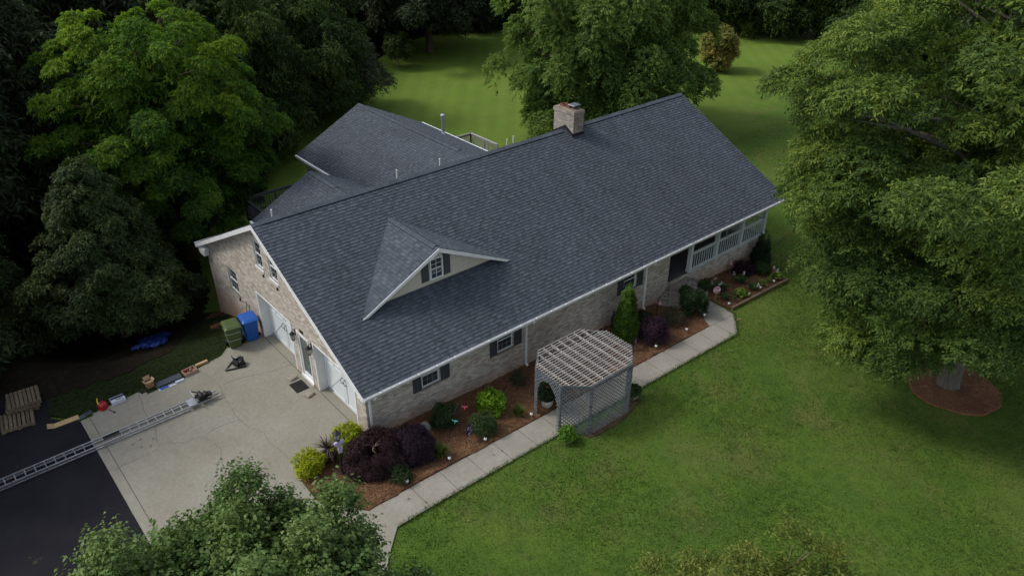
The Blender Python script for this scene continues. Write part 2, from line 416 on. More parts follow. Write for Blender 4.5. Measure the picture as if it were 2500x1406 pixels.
# foliage
M['lf_lime'] = leaf_mat('leaf_lime', (.018, .050, .008), (.062, .142, .014), (.175, .262, .018), .42)
M['lf_birch'] = leaf_mat('leaf_birch', (.040, .082, .016), (.098, .165, .033), (.180, .250, .054), .38)
M['lf_oak'] = leaf_mat('leaf_oak', (.020, .042, .009), (.068, .118, .021), (.165, .215, .036), .32)
M['lf_pear'] = leaf_mat('leaf_pear', (.034, .066, .018), (.076, .134, .034), (.140, .205, .060), .22, .55, .14)
M['lf_dark'] = leaf_mat('leaf_dark_woods', (.009, .017, .006), (.017, .030, .010), (.030, .048, .015), .2)
M['lf_cone'] = leaf_mat('leaf_dark_cone', (.014, .027, .009), (.031, .052, .015), (.072, .102, .028), .2)
M['lf_mid'] = leaf_mat('leaf_mid_green', (.014, .029, .007), (.032, .060, .012), (.072, .108, .018), .28)
M['lf_orange'] = leaf_mat('leaf_orange', (.12, .15, .035), (.24, .22, .06), (.38, .30, .09), .35)
M['lf_olive'] = leaf_mat('leaf_grey_olive', (.030, .042, .022), (.050, .068, .034), (.08, .10, .05), .2)
M['lf_yellow'] = leaf_mat('leaf_dry_yellow', (.045, .075, .012), (.10, .135, .022), (.20, .20, .045), .3)
M['lf_spirea'] = leaf_mat('leaf_gold_spirea', (.13, .17, .008), (.28, .33, .013), (.44, .42, .022), .3, patch=1.2)
M['lf_gold'] = leaf_mat('leaf_bright_green', (.06, .13, .008), (.12, .24, .012), (.19, .31, .02), .3, patch=1.2)
M['lf_boxwood'] = leaf_mat('leaf_boxwood', (.010, .022, .008), (.018, .038, .012), (.030, .058, .016), .1, patch=1.2)
M['lf_shrub'] = leaf_mat('leaf_shrub_green', (.02, .040, .012), (.036, .066, .018), (.062, .098, .026), .2, patch=1.2)
M['lf_brownish'] = leaf_mat('leaf_brown_green', (.028, .034, .016), (.050, .056, .028), (.085, .080, .045), .2, patch=1.2)
M['lf_maple'] = leaf_mat('leaf_purple_maple', (.014, .0075, .009), (.030, .014, .017), (.062, .031, .035), .2, patch=1.2)
M['lf_maple2'] = leaf_mat('leaf_deep_purple', (.012, .006, .011), (.022, .011, .020), (.042, .022, .036), .2, patch=1.2)
M['lf_loro'] = leaf_mat('leaf_loropetalum', (.022, .010, .018), (.045, .020, .036), (.090, .045, .075), .2, patch=1.2)
M['lf_arbor'] = leaf_mat('leaf_arborvitae', (.026, .062, .008), (.056, .118, .012), (.110, .190, .018), .2, patch=1.0)
M['lf_darkcone'] = leaf_mat('leaf_dark_conifer', (.008, .018, .009), (.013, .028, .012), (.020, .04, .016), .1, patch=1.0)
M['lf_lily'] = leaf_mat('leaf_daylily', (.03, .055, .010), (.06, .10, .016), (.16, .15, .05), .3, patch=2)
M['lf_hosta'] = leaf_mat('leaf_hosta', (.05, .10, .012), (.10, .17, .02), (.19, .25, .035), .25, patch=2)
M['lf_hostad'] = leaf_mat('leaf_hosta_dark', (.018, .042, .012), (.032, .068, .016), (.05, .095, .022), .2, patch=2)
M['lf_spike'] = leaf_mat('leaf_cordyline', (.045, .032, .028), (.08, .06, .05), (.12, .095, .08), .1, patch=2)
M['lf_basil'] = leaf_mat('leaf_planter_green', (.04, .10, .01), (.08, .18, .015), (.13, .25, .02), .3, patch=2)
M['grass'] = leaf_mat('grass_blade', (.034, .076, .010), (.060, .118, .016), (.125, .160, .040), .25, patch=.3)
M['straw'] = leaf_mat('pine_needle', (.065, .031, .016), (.145, .075, .041), (.26, .155, .09), 0, patch=1)

# ---------------------------------------------------------------- ground
def inpoly(x, y, poly):
    x = np.asarray(x); y = np.asarray(y); c = np.zeros(x.shape, bool); n = len(poly)
    for i in range(n):
        x0, y0 = poly[i]; x1, y1 = poly[(i + 1) % n]
        if y0 == y1: continue
        k = ((y0 > y) != (y1 > y)) & (x < (x1 - x0) * (y - y0) / (y1 - y0) + x0); c ^= k
    return c
def axis(lo, hi, f0, f1, fine, coarse):
    a = list(np.arange(f0, f1 + 1e-6, fine)); x = f0; st = fine
    while x > lo: st = min(st * 1.35, coarse); x -= st; a.insert(0, x)
    x = f1; st = fine
    while x < hi: st = min(st * 1.35, coarse); x += st; a.append(x)
    return np.array(a)
def ground_sheet():
    xs = axis(-160, 260, -14, 34, .6, 12); ys = axis(-120, 260, -18, 28, .6, 12)
    X, Y = np.meshgrid(xs, ys); Zz = g(X, Y) + .02 * np.sin(X * .9 + 1) * np.sin(Y * .7) - .02
    v = np.stack([X, Y, Zz], -1).reshape(-1, 3); nx, ny = len(xs), len(ys)
    f = [(j * nx + i, j * nx + i + 1, (j + 1) * nx + i + 1, (j + 1) * nx + i) for j in range(ny - 1) for i in range(nx - 1)]
    me = bpy.data.meshes.new('lawn'); me.from_pydata(v.tolist(), [], f); me.materials.append(M['lawn'])
    me.polygons.foreach_set('use_smooth', [True] * len(f))
    o = bpy.data.objects.new('lawn', me); COL.objects.link(o); o['kind'] = 'structure'
def sheet(name, poly, mats, off, step=.5, jag=0.0, thick=.12, extra=None, noise=0.0, seed=1):
    """polygon draped on the terrain, with a real edge"""
    rs = random.Random(seed)
    if jag:
        q = []
        for i in range(len(poly)):
            a = Vector(poly[i]); b = Vector(poly[(i + 1) % len(poly)]); L = (b - a).length; n = max(1, int(L / .25))
            nrm = Vector((-(b - a).y, (b - a).x)).normalized()
            for k in range(n):
                q.append(tuple(a.lerp(b, k / n) + nrm * rs.uniform(-jag, jag)))
        poly = q
    bm = bmesh.new(); f = bm.faces.new([bm.verts.new((x, y, 0)) for x, y in poly])
    bmesh.ops.triangulate(bm, faces=[f])
    xs = [p[0] for p in poly]; ys = [p[1] for p in poly]
    for k in np.arange(math.floor(min(xs)), max(xs), step):
        bmesh.ops.bisect_plane(bm, geom=bm.verts[:] + bm.edges[:] + bm.faces[:], plane_co=(k, 0, 0), plane_no=(1, 0, 0))
    for k in np.arange(math.floor(min(ys)), max(ys), step):
        bmesh.ops.bisect_plane(bm, geom=bm.verts[:] + bm.edges[:] + bm.faces[:], plane_co=(0, k, 0), plane_no=(0, 1, 0))
    bm.normal_update()
    for fc in bm.faces:
        if fc.normal.z < 0: fc.normal_flip()
    be = [e for e in bm.edges if len(e.link_faces) == 1]
    r = bmesh.ops.extrude_edge_only(bm, edges=be)
    low = {v for v in r['geom'] if isinstance(v, bmesh.types.BMVert)}
    for v in bm.verts:
        z = gz(v.co.x, v.co.y)
        v.co.z = z + off - (thick if v in low else -(noise * rs.uniform(0, 1)))
    bmesh.ops.recalc_face_normals(bm, faces=bm.faces[:])
    if sum(fc.normal.z * fc.calc_area() for fc in bm.faces) < 0:
        for fc in bm.faces: fc.normal_flip()
    if extra: extra(bm)
    me = bpy.data.meshes.new(name); bm.to_mesh(me); bm.free()
    for m in (mats if isinstance(mats, list) else [mats]): me.materials.append(m)
    o = bpy.data.objects.new(name, me); COL.objects.link(o); o['kind'] = 'structure'
    return o
def ribbon(bm, pts, w, off, mi, jit=.05, seed=0, sub=.12):
    rs = random.Random(seed); q = []
    for a, b in zip(pts, pts[1:]):
        a = Vector(a); b = Vector(b); n = max(1, int((b - a).length / sub))
        for k in range(n): q.append(a.lerp(b, k / n) + Vector((rs.uniform(-jit, jit), rs.uniform(-jit, jit))) * (1 if (k or jit) else 0))
    q.append(Vector(pts[-1]))
    L = []
    for i, p in enumerate(q):
        d = (q[min(i + 1, len(q) - 1)] - q[max(i - 1, 0)]).normalized(); n = Vector((-d.y, d.x)); ww = w * (rs.uniform(.5, 1.2) if jit else 1) / 2
        L.append([bm.verts.new((*(p + n * s * ww), gz(*p) + off)) for s in (1, -1)])
    for a, b in zip(L, L[1:]):
        f = bm.faces.new((a[0], a[1], b[1], b[0])); f.material_index = mi
        f.normal_update()
        if f.normal.z < 0: f.normal_flip()
ground_sheet()
DRIVE = [(-7.18, 7.34), (-6.76, 7.36), (-6.72, 7.5), (-4.96, 7.70), (-4.86, 7.36), (-3.6, 7.34), (-3.3, 7.6), (-1.9, 7.9), (-1.5, 8.26), (-.7, 8.1), (0.0, 8.35), (0.0, 8.005), (.36, 8.005), (.36, 5.17), (0.0, 5.17), (0.0, 3.43), (.36, 3.43), (.36, .67), (0, .67), (0, .36), (-1.1, .42), (-2.65, .1), (-2.7, -1.4), (-1.7, -2.72), (-1.25, -2.72), (-1.35, -3.78), (-2.2, -4.6), (-3.2, -6), (-7.18, -6)]
CR = [[(-2.95, 7.7), (-2.75, 6.81), (-2.69, 6.07), (-2.82, 5.51), (-2.9, 4.41), (-2.95, 3.85), (-2.85, 3.28), (-2.59, 2.59), (-2.67, 2.03), (-2.49, 1.11), (-2.45, .1)],
      [(-2.69, 6.07), (-2.07, 6.09), (-.78, 5.7), (-.1, 5.6)],
      [(-2.93, 3.83), (-3.63, 3.94), (-4.24, 3.82), (-4.8, 3.9), (-5.42, 4.31), (-5.57, 4.21), (-5.49, 4.6), (-5.28, 5.46), (-5.33, 6.11), (-5.26, 6.8), (-5.13, 7.5)],
      [(-5.58, 4.17), (-6.05, 4.13), (-6.55, 4.13), (-7.1, 4.09)], [(-4.24, 3.82), (-4.0, 2.9), (-4.3, 2.0), (-4.1, 1.0)]]
def drive_extra(bm):
    for i, c in enumerate(CR): ribbon(bm, c, .013, .0345, 1, .03, i)
    for i, (x, y) in enumerate([(-5.95, 5.0), (-6.2, 4.9), (-5.8, 4.45), (-5.6, 4.75), (-6.05, 4.6)]):
        ribbon(bm, [(x, y), (x + .09, y + .05)], .05, .036, 1, .02, 50 + i, .04)
    ribbon(bm, [(-6.88, 7.34), (-6.88, -5)], .022, .0345, 1, 0, 9)
    ribbon(bm, [(-.03, 8.1), (-.03, .5)], .03, .0345, 1, 0, 10)
sheet('driveway', DRIVE, [M['concrete'], M['crack']], .03, .5, extra=drive_extra)
sheet('asphalt_drive', [(-7.18, 7.6), (-7.6, 7.75), (-7.95, 8.2), (-7.7, 9.2), (-7.2, 11.3), (-15, 12.5), (-30, 12), (-30, -14), (-7.18, -14)], M['asphalt'], .012, .8, .03)
# walk in two rounded runs with tooled joints
WALK = [(-1.25, -2.72), (15.02, -2.72), (15.68, -1.68), (16.1, -1.0), (17.0, -1.0), (16.92, -1.6), (16.78, -2.72), (16.2, -3.25), (15.5, -3.80), (-1.35, -3.80)]
def walk_extra(bm):
    for k in range(15):
        x = -.18 + 1.108 * k
        if not 5.2 < x < 5.0: ribbon(bm, [(x, -2.73), (x + .005, -3.79)], .02, .0245, 1, 0)
    ribbon(bm, [(15.02, -2.72), (16.78, -2.74)], .02, .0245, 1, 0)
    ribbon(bm, [(15.68, -1.7), (16.9, -1.75)], .02, .0245, 1, 0)
sheet('walkway', WALK, [M['walk'], M['crack']], .02, .55, extra=walk_extra)
BED1 = [(-.05, .34), (-1.1, .40), (-2.62, .08), (-2.66, -1.4), (-1.68, -2.7), (15.0, -2.7), (15.64, -1.68), (16.15, -1.0), (16.1, -.02), (-.05, -.02)]
sheet('mulch_bed', BED1, M['mulch'], .028, .3, .05, noise=.035, seed=3)
BED2 = [(16.95, -1.0), (16.9, -1.6), (17.05, -2.32), (21.5, -2.3), (22.2, -1.2), (22.8, -.6), (22.7, -.02), (16.6, -.02)]
sheet('mulch_bed_by_porch', BED2, M['mulch'], .05, .3, .04, noise=.04, seed=4)
RC = (19.05, -11.25)
RING = [(RC[0] + 1.75 * math.cos(a) * (1 + .04 * math.sin(3 * a)), RC[1] + 1.62 * math.sin(a)) for a in np.linspace(0, 2 * math.pi, 28)[:-1]]
sheet('mulch_ring', RING, M['mulch_painted_sun'], .03, .3, .05, noise=.06, seed=5)
sheet('bare_clay_patch', [(-1.2, 10.6), (-.9, 12.6), (-.2, 13.6), (.1, 13.4), (.1, 8.5), (-.3, 8.6), (-.5, 9.8)], M['clay'], .012, .4, .1, noise=.03, seed=6)
ARB = [(8.05, -1.75), (8.75, -2.5), (8.73, -3.72), (8.0, -4.42), (6.05, -4.42), (5.3, -3.72), (5.36, -2.45), (6.1, -1.75)]
sheet('bare_soil_by_arbor', [(5.9, -4.2), (8.0, -4.2), (8.7, -3.78), (8.9, -3.95), (8.8, -4.3), (8.3, -4.5), (7.6, -4.66), (6.3, -4.68), (5.95, -4.55)], M['soil_bare'], .008, .3, .05, seed=8)
sheet('verge_painted_shade', [(-7.4, 7.66), (-6.8, 7.55), (-4.95, 7.74), (-4.8, 7.42), (-3.6, 7.4), (-3.3, 7.66), (-1.9, 7.95), (-1.5, 8.32), (-.9, 8.3), (-.02, 8.42), (-.02, 13.4), (-.6, 14.2), (-1.8, 14.2), (-4, 11.4), (-7.3, 10.8), (-7.75, 9.2), (-7.95, 8.4)], M['grass_painted_shade'], .028, .4, .05, seed=19)  # dark overlay on the lawn; the verge's shade is painted into it
sheet('forest_floor', [(-7.6, 9.4), (-5.2, 9.3), (-3.0, 9.9), (-1.4, 12.6), (0.6, 16.5), (2.0, 22), (8, 28), (14, 34), (20, 41), (28, 47), (36, 53), (48, 55), (52, 70), (20, 90), (-40, 80), (-40, 11.8), (-15, 11.8), (-8.3, 10.3), (-7.9, 9.4)], M['litter_and_shade'], .05, .8, .15, thick=.2, seed=9)  # woods litter, its near-black colour also holding painted shade

# loose pine needles over the beds
def needles(n, seed):
    r = np.random.default_rng(seed); P = []
    for poly, k in ((BED1, .62), (BED2, .2), (RING, .18)):
        a = np.array(poly); m = int(n * k); x = r.uniform(a[:, 0].min(), a[:, 0].max(), m * 3); y = r.uniform(a[:, 1].min(), a[:, 1].max(), m * 3)
        ok = inpoly(x, y, poly); P.append(np.stack([x[ok], y[ok]], 1)[:m])
    P = np.concatenate(P); N = len(P); a = r.uniform(0, 6.28, N); L = r.uniform(.05, .11, N); w = .006
    z = g(P[:, 0], P[:, 1]) + r.uniform(.065, .10, N); d = np.stack([np.cos(a), np.sin(a), r.uniform(-.15, .15, N)], 1) * L[:, None]; s = np.stack([-np.sin(a), np.cos(a), 0 * a], 1) * w
    c = np.stack([P[:, 0], P[:, 1], z], 1)
    v = np.stack([c - d - s, c + d - s, c + d + s, c - d + s], 1).reshape(-1, 3)
    o = raw_mesh('pine_needles', v, 4, r.random(N), M['straw']); o['kind'] = 'stuff'
    tag(o, 'loose reddish pine needles spread over the planting beds', 'mulch')
needles(16000, 2)

# short blades over the near lawn, one object nobody could count
def grass(n, seed):
    r = np.random.default_rng(seed)
    # denser towards the camera
    x = r.uniform(-4, 36, n * 2); y = -17 + 17.5 * r.random(n * 2) ** 1.0
    x2 = r.uniform(15, 46, n // 2); y2 = r.uniform(-6, 12, n // 2)
    x3 = r.uniform(-8, .2, n // 12); y3 = r.uniform(7.3, 13, n // 12)
    nc = 11000; cxs = r.uniform(-4, 36, nc); cys = r.uniform(-17, -1, nc); kk = r.integers(0, nc, n // 2); x4 = cxs[kk] + r.normal(0, .07, n // 2); y4 = cys[kk] + r.normal(0, .07, n // 2)
    x = np.concatenate([x, x2, x3, x4]); y = np.concatenate([y, y2, y3, y4]); tall = np.zeros(len(x)); tall[-len(x4):] = 1
    bad = np.zeros(len(x), bool)
    for p in (DRIVE, WALK, BED1, BED2, RING, ARB): bad |= inpoly(x, y, p)
    bad |= (x > -.1) & (x < 22.8) & (y > -.05) & (y < 13.2)
    k = np.random.default_rng(5).permutation(np.where(~bad)[0])[:n]
    x = x[k]; y = y[k]; tall = tall[k]; N = len(x); a = r.uniform(0, 6.28, N); h = r.uniform(.035, .085, N) * (1 + .25 * tall); w = r.uniform(.008, .016, N)
    c = np.stack([x, y, g(x, y) - .03], 1); s = np.stack([np.cos(a), np.sin(a), 0 * a], 1) * w[:, None]
    l = r.normal(0, .028, (N, 2)); t = c + np.stack([l[:, 0], l[:, 1], h], 1)
    v = np.stack([c - s, c + s, t], 1).reshape(-1, 3)
    o = raw_mesh('grass', v, 3, np.clip(r.normal(.5, .25, N), 0, 1), M['grass']); o['kind'] = 'stuff'
    tag(o, 'short mown green grass on the lawn around the house', 'grass')
grass(330000, 3)
def fallen(n, seed):
    r = np.random.default_rng(seed); x = r.uniform(-3, 34, n * 2); y = r.uniform(-16, 1, n * 2); bad = np.zeros(len(x), bool)
    for p in (BED1, BED2, ARB): bad |= inpoly(x, y, p)
    bad |= (x > -.1) & (x < 22.8) & (y > -.05); x = x[~bad][:n]; y = y[~bad][:n]; N = len(x)
    a = r.uniform(0, 6.28, N); L = r.uniform(.03, .06, N)[:, None]; d = np.stack([np.cos(a), np.sin(a), r.uniform(-.3, .3, N)], 1) * L; q = np.stack([-np.sin(a), np.cos(a), r.uniform(-.3, .3, N)], 1) * L * .45
    c = np.stack([x, y, g(x, y) + .055], 1); v = np.stack([c - d, c + q, c + d, c - q], 1).reshape(-1, 3)
    o = raw_mesh('fallen_leaves', v, 4, r.random(N), M['lf_yellow']); o['kind'] = 'stuff'; tag(o, 'scattered fallen leaves on the lawn and walk', 'leaves')
fallen(420, 6)
# fringe of longer grass against the concrete edges
def fringe(seed):
    r = np.random.default_rng(seed); P = []
    def line(a, b, n, wd):
        t = r.random(n); q = np.outer(1 - t, a) + np.outer(t, b); P.append(q + r.normal(0, wd, q.shape))
    for i, (a, b) in enumerate(zip(WALK[4:], WALK[5:])): line(np.array(a), np.array(b), int(260 * math.dist(a, b)), .035)
    for a, b in zip(DRIVE[:10], DRIVE[1:11]): line(np.array(a), np.array(b), int(160 * math.dist(a, b)), .03)
    line(np.array((17.05, -2.5)), np.array((21.6, -2.45)), 700, .03)
    P = np.concatenate(P); N = len(P); a = r.uniform(0, 6.28, N); h = r.uniform(.06, .13, N); w = r.uniform(.008, .014, N)
    c = np.stack([P[:, 0], P[:, 1], g(P[:, 0], P[:, 1]) - .02], 1); s = np.stack([np.cos(a), np.sin(a), 0 * a], 1) * w[:, None]
    l = r.normal(0, .05, (N, 2)); v = np.stack([c - s, c + s, c + np.stack([l[:, 0], l[:, 1], h], 1)], 1).reshape(-1, 3)
    o = raw_mesh('grass_fringe', v, 3, np.clip(r.normal(.5, .25, N), 0, 1), M['grass']); o['kind'] = 'stuff'
    tag(o, 'longer grass fringe along the edges of the walk and driveway', 'grass')
fringe(4)

# ---------------------------------------------------------------- house
house = thing('house', 'long tan brick house with a dark shingle roof, front dormer and brick chimney', 'house')
EY, EZ, RY, RZ, BY = -.4236, 2.168, 6.574, 5.695, 13.572
XL, XR, WX = -.263, 23.53, 22.75
SL = (RZ - EZ) / (RY - EY)
BW = 13.05
def roofz(y): return RZ - SL * abs(y - RY)
X3, Y3, Z3 = V(1, 0, 0), V(0, 1, 0), V(0, 0, 1)

def wall(name, mat, o, u, n, outline, holes=(), depth=.12, floor_holes=()):
    """flat wall with openings and brick returns; n points outwards"""
    o = Vector(o); u = Vector(u); n = Vector(n); v = Z3
    bm = bmesh.new(); bm.faces.new([bm.verts.new((a, b, 0)) for a, b in outline])
    for (a0, a1, b0, b1) in holes:
        for c, d in (((a0, 0, 0), (1, 0, 0)), ((a1, 0, 0), (1, 0, 0)), ((0, b0, 0), (0, 1, 0)), ((0, b1, 0), (0, 1, 0))):
            bmesh.ops.bisect_plane(bm, geom=bm.verts[:] + bm.edges[:] + bm.faces[:], plane_co=c, plane_no=d)
    kill = [f for f in bm.faces for c in [f.calc_center_median()] if any(a0 < c.x < a1 and b0 < c.y < b1 for a0, a1, b0, b1 in holes)]
    bmesh.ops.delete(bm, geom=kill, context='FACES')
    mb = MB(); P = lambda a, b, c: o + u * a + v * b + n * c
    for f in bm.faces:
        pts = [P(w.co.x, w.co.y, 0) for w in f.verts]
        nn = (pts[1] - pts[0]).cross(pts[2] - pts[0])
        if nn.dot(n) < 0: pts.reverse()
        mb.face(pts)
    bm.free()
    for (a0, a1, b0, b1) in holes:
        q = [(a0, b0), (a1, b0), (a1, b1), (a0, b1)]
        for (p, r) in zip(q, q[1:] + q[:1]): mb.face([P(*p, 0), P(*r, 0), P(*r, -depth), P(*p, -depth)])
    return mb.build(name, mat, house)

# openings
G1, G2, ED = (5.17, 8.005, .0, 2.13), (.67, 3.43, .0, 2.13), (3.80, 4.72, .08, 2.07)
LW = (9.97, 10.88, 1.06, 2.12); U1 = (6.80, 7.42, 3.62, 4.72); U2 = (5.58, 6.22, 3.60, 4.66)
gable = [(0, -1.2), (BW, -2.6), (BW, roofz(BW) - .16), (RY, RZ - .16), (0, roofz(0) - .16)]
wall('gable_wall', M['brick'], (0, 0, 0), Y3, -X3, gable, [G1, G2, ED, LW, U1, U2], .13)
FW = [(2.24, 2.98, 1.05, 2.0), (5.62, 6.36, .98, 1.94), (12.44, 13.22, .94, 1.88)]
PX0 = 15.42
wall('front_wall', M['brick'], (0, 0, 0), X3, -Y3, [(0, -1.4), (PX0, -1.6), (PX0, roofz(0) - .2), (0, roofz(0) - .2)], FW, .11)
wall('porch_side_wall', M['brick'], (PX0, 0, 0), Y3, X3, [(0, -1), (2.3, -1), (2.3, 2.9), (0, 2.0)])
wall('porch_back_wall', M['brick'], (0, 2.3, 0), X3, -Y3, [(PX0, -1), (WX, -1), (WX, 2.6), (PX0, 2.6)], [(17.3, 18.2, .3, 2.35), (19.6, 20.6, .9, 2.2)], .1)
wall('right_gable_wall', M['brick'], (WX, 0, 0), Y3, X3, [(2.3, -2), (BW, -2.6), (BW, roofz(BW) - .16), (RY, RZ - .16), (0, roofz(0) - .16), (0, 2.0), (2.3, 2.0)])
wall('back_wall', M['brick'], (0, BW, 0), X3, Y3, [(0, -2.6), (WX, -2.6), (WX, 2.25), (0, 2.25)])

# shingled roof planes: courses of overlapping tabs
def clip(poly, a, b):
    out = []
    for i in range(len(poly)):
        p, q = poly[i], poly[(i + 1) % len(poly)]
        sp = (b[0] - a[0]) * (p[1] - a[1]) - (b[1] - a[1]) * (p[0] - a[0]); sq = (b[0] - a[0]) * (q[1] - a[1]) - (b[1] - a[1]) * (q[0] - a[0])
        if sp >= 0: out.append(p)
        if (sp >= 0) != (sq >= 0):
            t = sp / (sp - sq); out.append((p[0] + (q[0] - p[0]) * t, p[1] + (q[1] - p[1]) * t))
    return out
def shingles(mb, pts, udir, seed, h=.142, thick=.014):
    """pts: convex roof-plane outline in 3-D, udir: level direction along the eave"""
    rs = random.Random(seed); pts = [Vector(p) for p in pts]
    u = Vector(udir).normalized(); n = (pts[1] - pts[0]).cross(pts[2] - pts[0]).normalized()
    if n.z < 0: n = -n
    v = n.cross(u)
    if v.z < 0: u = -u; v = n.cross(u)
    o = min(pts, key=lambda p: p.z); P2 = [((p - o).dot(u), (p - o).dot(v)) for p in pts]
    area = sum(P2[i][0] * P2[(i + 1) % len(P2)][1] - P2[(i + 1) % len(P2)][0] * P2[i][1] for i in range(len(P2)))
    if area < 0: P2.reverse()
    edges = list(zip(P2, P2[1:] + P2[:1])); vmax = max(p[1] for p in P2); umin = min(p[0] for p in P2); umax = max(p[0] for p in P2)
    k = 0
    while k * h < vmax - 1e-4:
        v0, v1 = k * h, min((k + 1) * h, vmax); x = umin - rs.uniform(0, .3); alt = rs.random() < .5
        while x < umax:
            w = rs.choice((.11, .15, .18, .21, .25, .30)); alt = not alt
            q = [(x, v0), (x + w, v0), (x + w, v1), (x, v1)]
            if not all((b[0] - a[0]) * (p[1] - a[1]) - (b[1] - a[1]) * (p[0] - a[0]) >= 0 for a, b in edges for p in q):
                for a, b in edges:
                    q = clip(q, a, b)
                    if len(q) < 3: break
            if len(q) >= 3:
                e = thick + (.006 if alt else 0); rr = rs.uniform(.45, 1.0) if alt else rs.uniform(0, .55)
                P = lambda p, off: o + u * p[0] + v * p[1] + n * off
                mb.face([P(p, e * (1 - (p[1] - v0) / h) + .002) for p in q], 0, rr)
                lo = [p for p in q if abs(p[1] - v0) < 1e-6]
                if len(lo) == 2:
                    a, b = sorted(lo); mb.face([P(a, -.004), P(b, -.004), P(b, e + .002), P(a, e + .002)], 1, 0)
            x += w
        k += 1
def ridge_caps(mb, a, b, slope_l, slope_r, side, seed, half=.15, lift=.028, step=.145):
    """overlapping folded caps from a to b; side = level vector to the left slope"""
    a = Vector(a); b = Vector(b); d = (b - a).normalized(); L = (b - a).length; s = Vector(side); rs = random.Random(seed); n = int(L / step)
    for i in range(n):
        p = a + d * (i * step); q = a + d * min(L, i * step + step * 1.25); r = rs.uniform(.35, .9); l0, l1 = lift + .012, lift
        A = [p + Z3 * l1, p + s * half + Z3 * (l1 - slope_l * half), p - s * half + Z3 * (l1 - slope_r * half)]
        B = [q + Z3 * l0, q + s * half + Z3 * (l0 - slope_l * half), q - s * half + Z3 * (l0 - slope_r * half)]
        mb.face([A[0], A[1], B[1], B[0]], 0, r); mb.face([A[0], B[0], B[2], A[2]], 0, r)
        for e, f in ((A, B),):
            mb.face([e[1], e[1] - Z3 * (lift + .012), f[1] - Z3 * (lift + .012), f[1]], 1, 0); mb.face([e[2], f[2], f[2] - Z3 * (lift + .012), e[2] - Z3 * (lift + .012)], 1, 0)
        mb.face([B[0], B[1], B[1] - Z3 * .014, B[0] - Z3 * .014], 1, 0); mb.face([B[0], B[0] - Z3 * .014, B[2] - Z3 * .014, B[2]], 1, 0)
        if i in (0, n - 1):
            mb.face([A[0], A[2], A[2] - Z3 * .04, A[0] - Z3 * .04], 1, 0); mb.face([A[0], A[0] - Z3 * .04, A[1] - Z3 * .04, A[1]], 1, 0)
SH = [M['shingle'], M['riser']]
random.seed(11)
mb = MB()
shingles(mb, [(XL, EY, EZ), (XR, EY, EZ), (XR, RY, RZ), (XL, RY, RZ)], (1, 0, 0), 1)
shingles(mb, [(XL, BY, EZ), (XR, BY, EZ), (XR, RY, RZ), (XL, RY, RZ)], (1, 0, 0), 2)
mb.build('roof', SH, house, uv=False)
# roof deck under the shingles
mb = MB()
t = .13
for ya, yb in ((EY + .02, RY), (BY - .02, RY)):
    za, zb = EZ + .008 if ya < RY else EZ + .008, RZ
    a = [V(x, y, z) for x, y, z in ((XL + .02, ya, za - .012), (XR - .02, ya, za - .012), (XR - .02, yb, zb - .014), (XL + .02, yb, zb - .014))]
    b = [p - Z3 * t for p in a]
    mb.face(a); mb.face(b[::-1])
    for i in range(4): mb.face([a[i], b[i], b[(i + 1) % 4], a[(i + 1) % 4]])
mb.build('roof_deck', M['white'], house)
mb = MB()
ridge_caps(mb, (XL + .35, RY, RZ), (14.95, RY, RZ), SL, SL, (0, -1, 0), 3, .17, .045)
ridge_caps(mb, (15.98, RY, RZ), (XR - .08, RY, RZ), SL, SL, (0, -1, 0), 4, .17, .045)
ridge_caps(mb, (XL + .02, RY, RZ), (XL + .36, RY, RZ), SL, SL, (0, -1, 0), 5, .15, .018)
mb.build('ridge_cap', SH, house, uv=False)
# rake boards, eave fascia, soffits
for x0, x1 in ((XL - .022, XL + .018), (XR - .018, XR + .022)):
    mb = MB()
    for ya, yb in ((EY, RY), (BY, RY)):
        a = V(0, ya, EZ - .008); b = V(0, yb, RZ - .008); dz = V(0, 0, -.19)
        P = lambda p, x: V(x, p.y, p.z)
        q0 = [P(a, x0), P(b, x0), P(b + dz, x0), P(a + dz, x0)]; q1 = [P(p, x1) for p in q0]
        mb.face(q0); mb.face(q1[::-1])
        for i in range(4): mb.face([q0[i], q1[i], q1[(i + 1) % 4], q0[(i + 1) % 4]])
    mb.build('rake_board', M['white'], house)
mb = MB(); mb.box(XL + .03, XR - .03, EY + .02, 0.0, EZ - .20, EZ - .17); mb.build('soffit', M['white'], house); mb = MB(); mb.box(XL + .03, XR - .03, BW, BY - .02, EZ - .20, EZ - .17)
mb.build('soffit', M['white'], house)
mb = MB(); mb.loft([(-.30, .10, .26, .01), (.0, .10, .40, .01), (.12, .10, .46, .01)], (-.13, 13.06, EZ - .06)); mb.build('cornice_return', M['white'], house)
def gutter(y, sgn, x0, x1, ends=True):
    mb = MB(); z = EZ + .005; o = y
    prof = [(0, -.12), (sgn * .06, -.12), (sgn * .11, -.05), (sgn * .125, .0), (sgn * .115, .004), (sgn * .105, -.01), (sgn * .055, -.10), (sgn * .012, -.10), (sgn * .012, .0), (0, .0)]
    for i in range(len(prof)):
        (a, b), (c, d) = prof[i], prof[(i + 1) % len(prof)]
        mb.face([V(x0, o + a, z + b), V(x1, o + a, z + b), V(x1, o + c, z + d), V(x0, o + c, z + d)])
    for x in (x0, x1): mb.face([V(x, o + a, z + b) for a, b in prof[:5]] + [V(x, o, z)])
    x = x0 + .6
    while x < x1: mb.box(x - .012, x + .012, min(o, o + sgn * .115), max(o, o + sgn * .115), z - .012, z - .002); x += .75
    return mb.build('gutter', M['gutter'], house)
gutter(EY + .018, -1, XL, XR); gutter(BY - .018, 1, XL, XR)
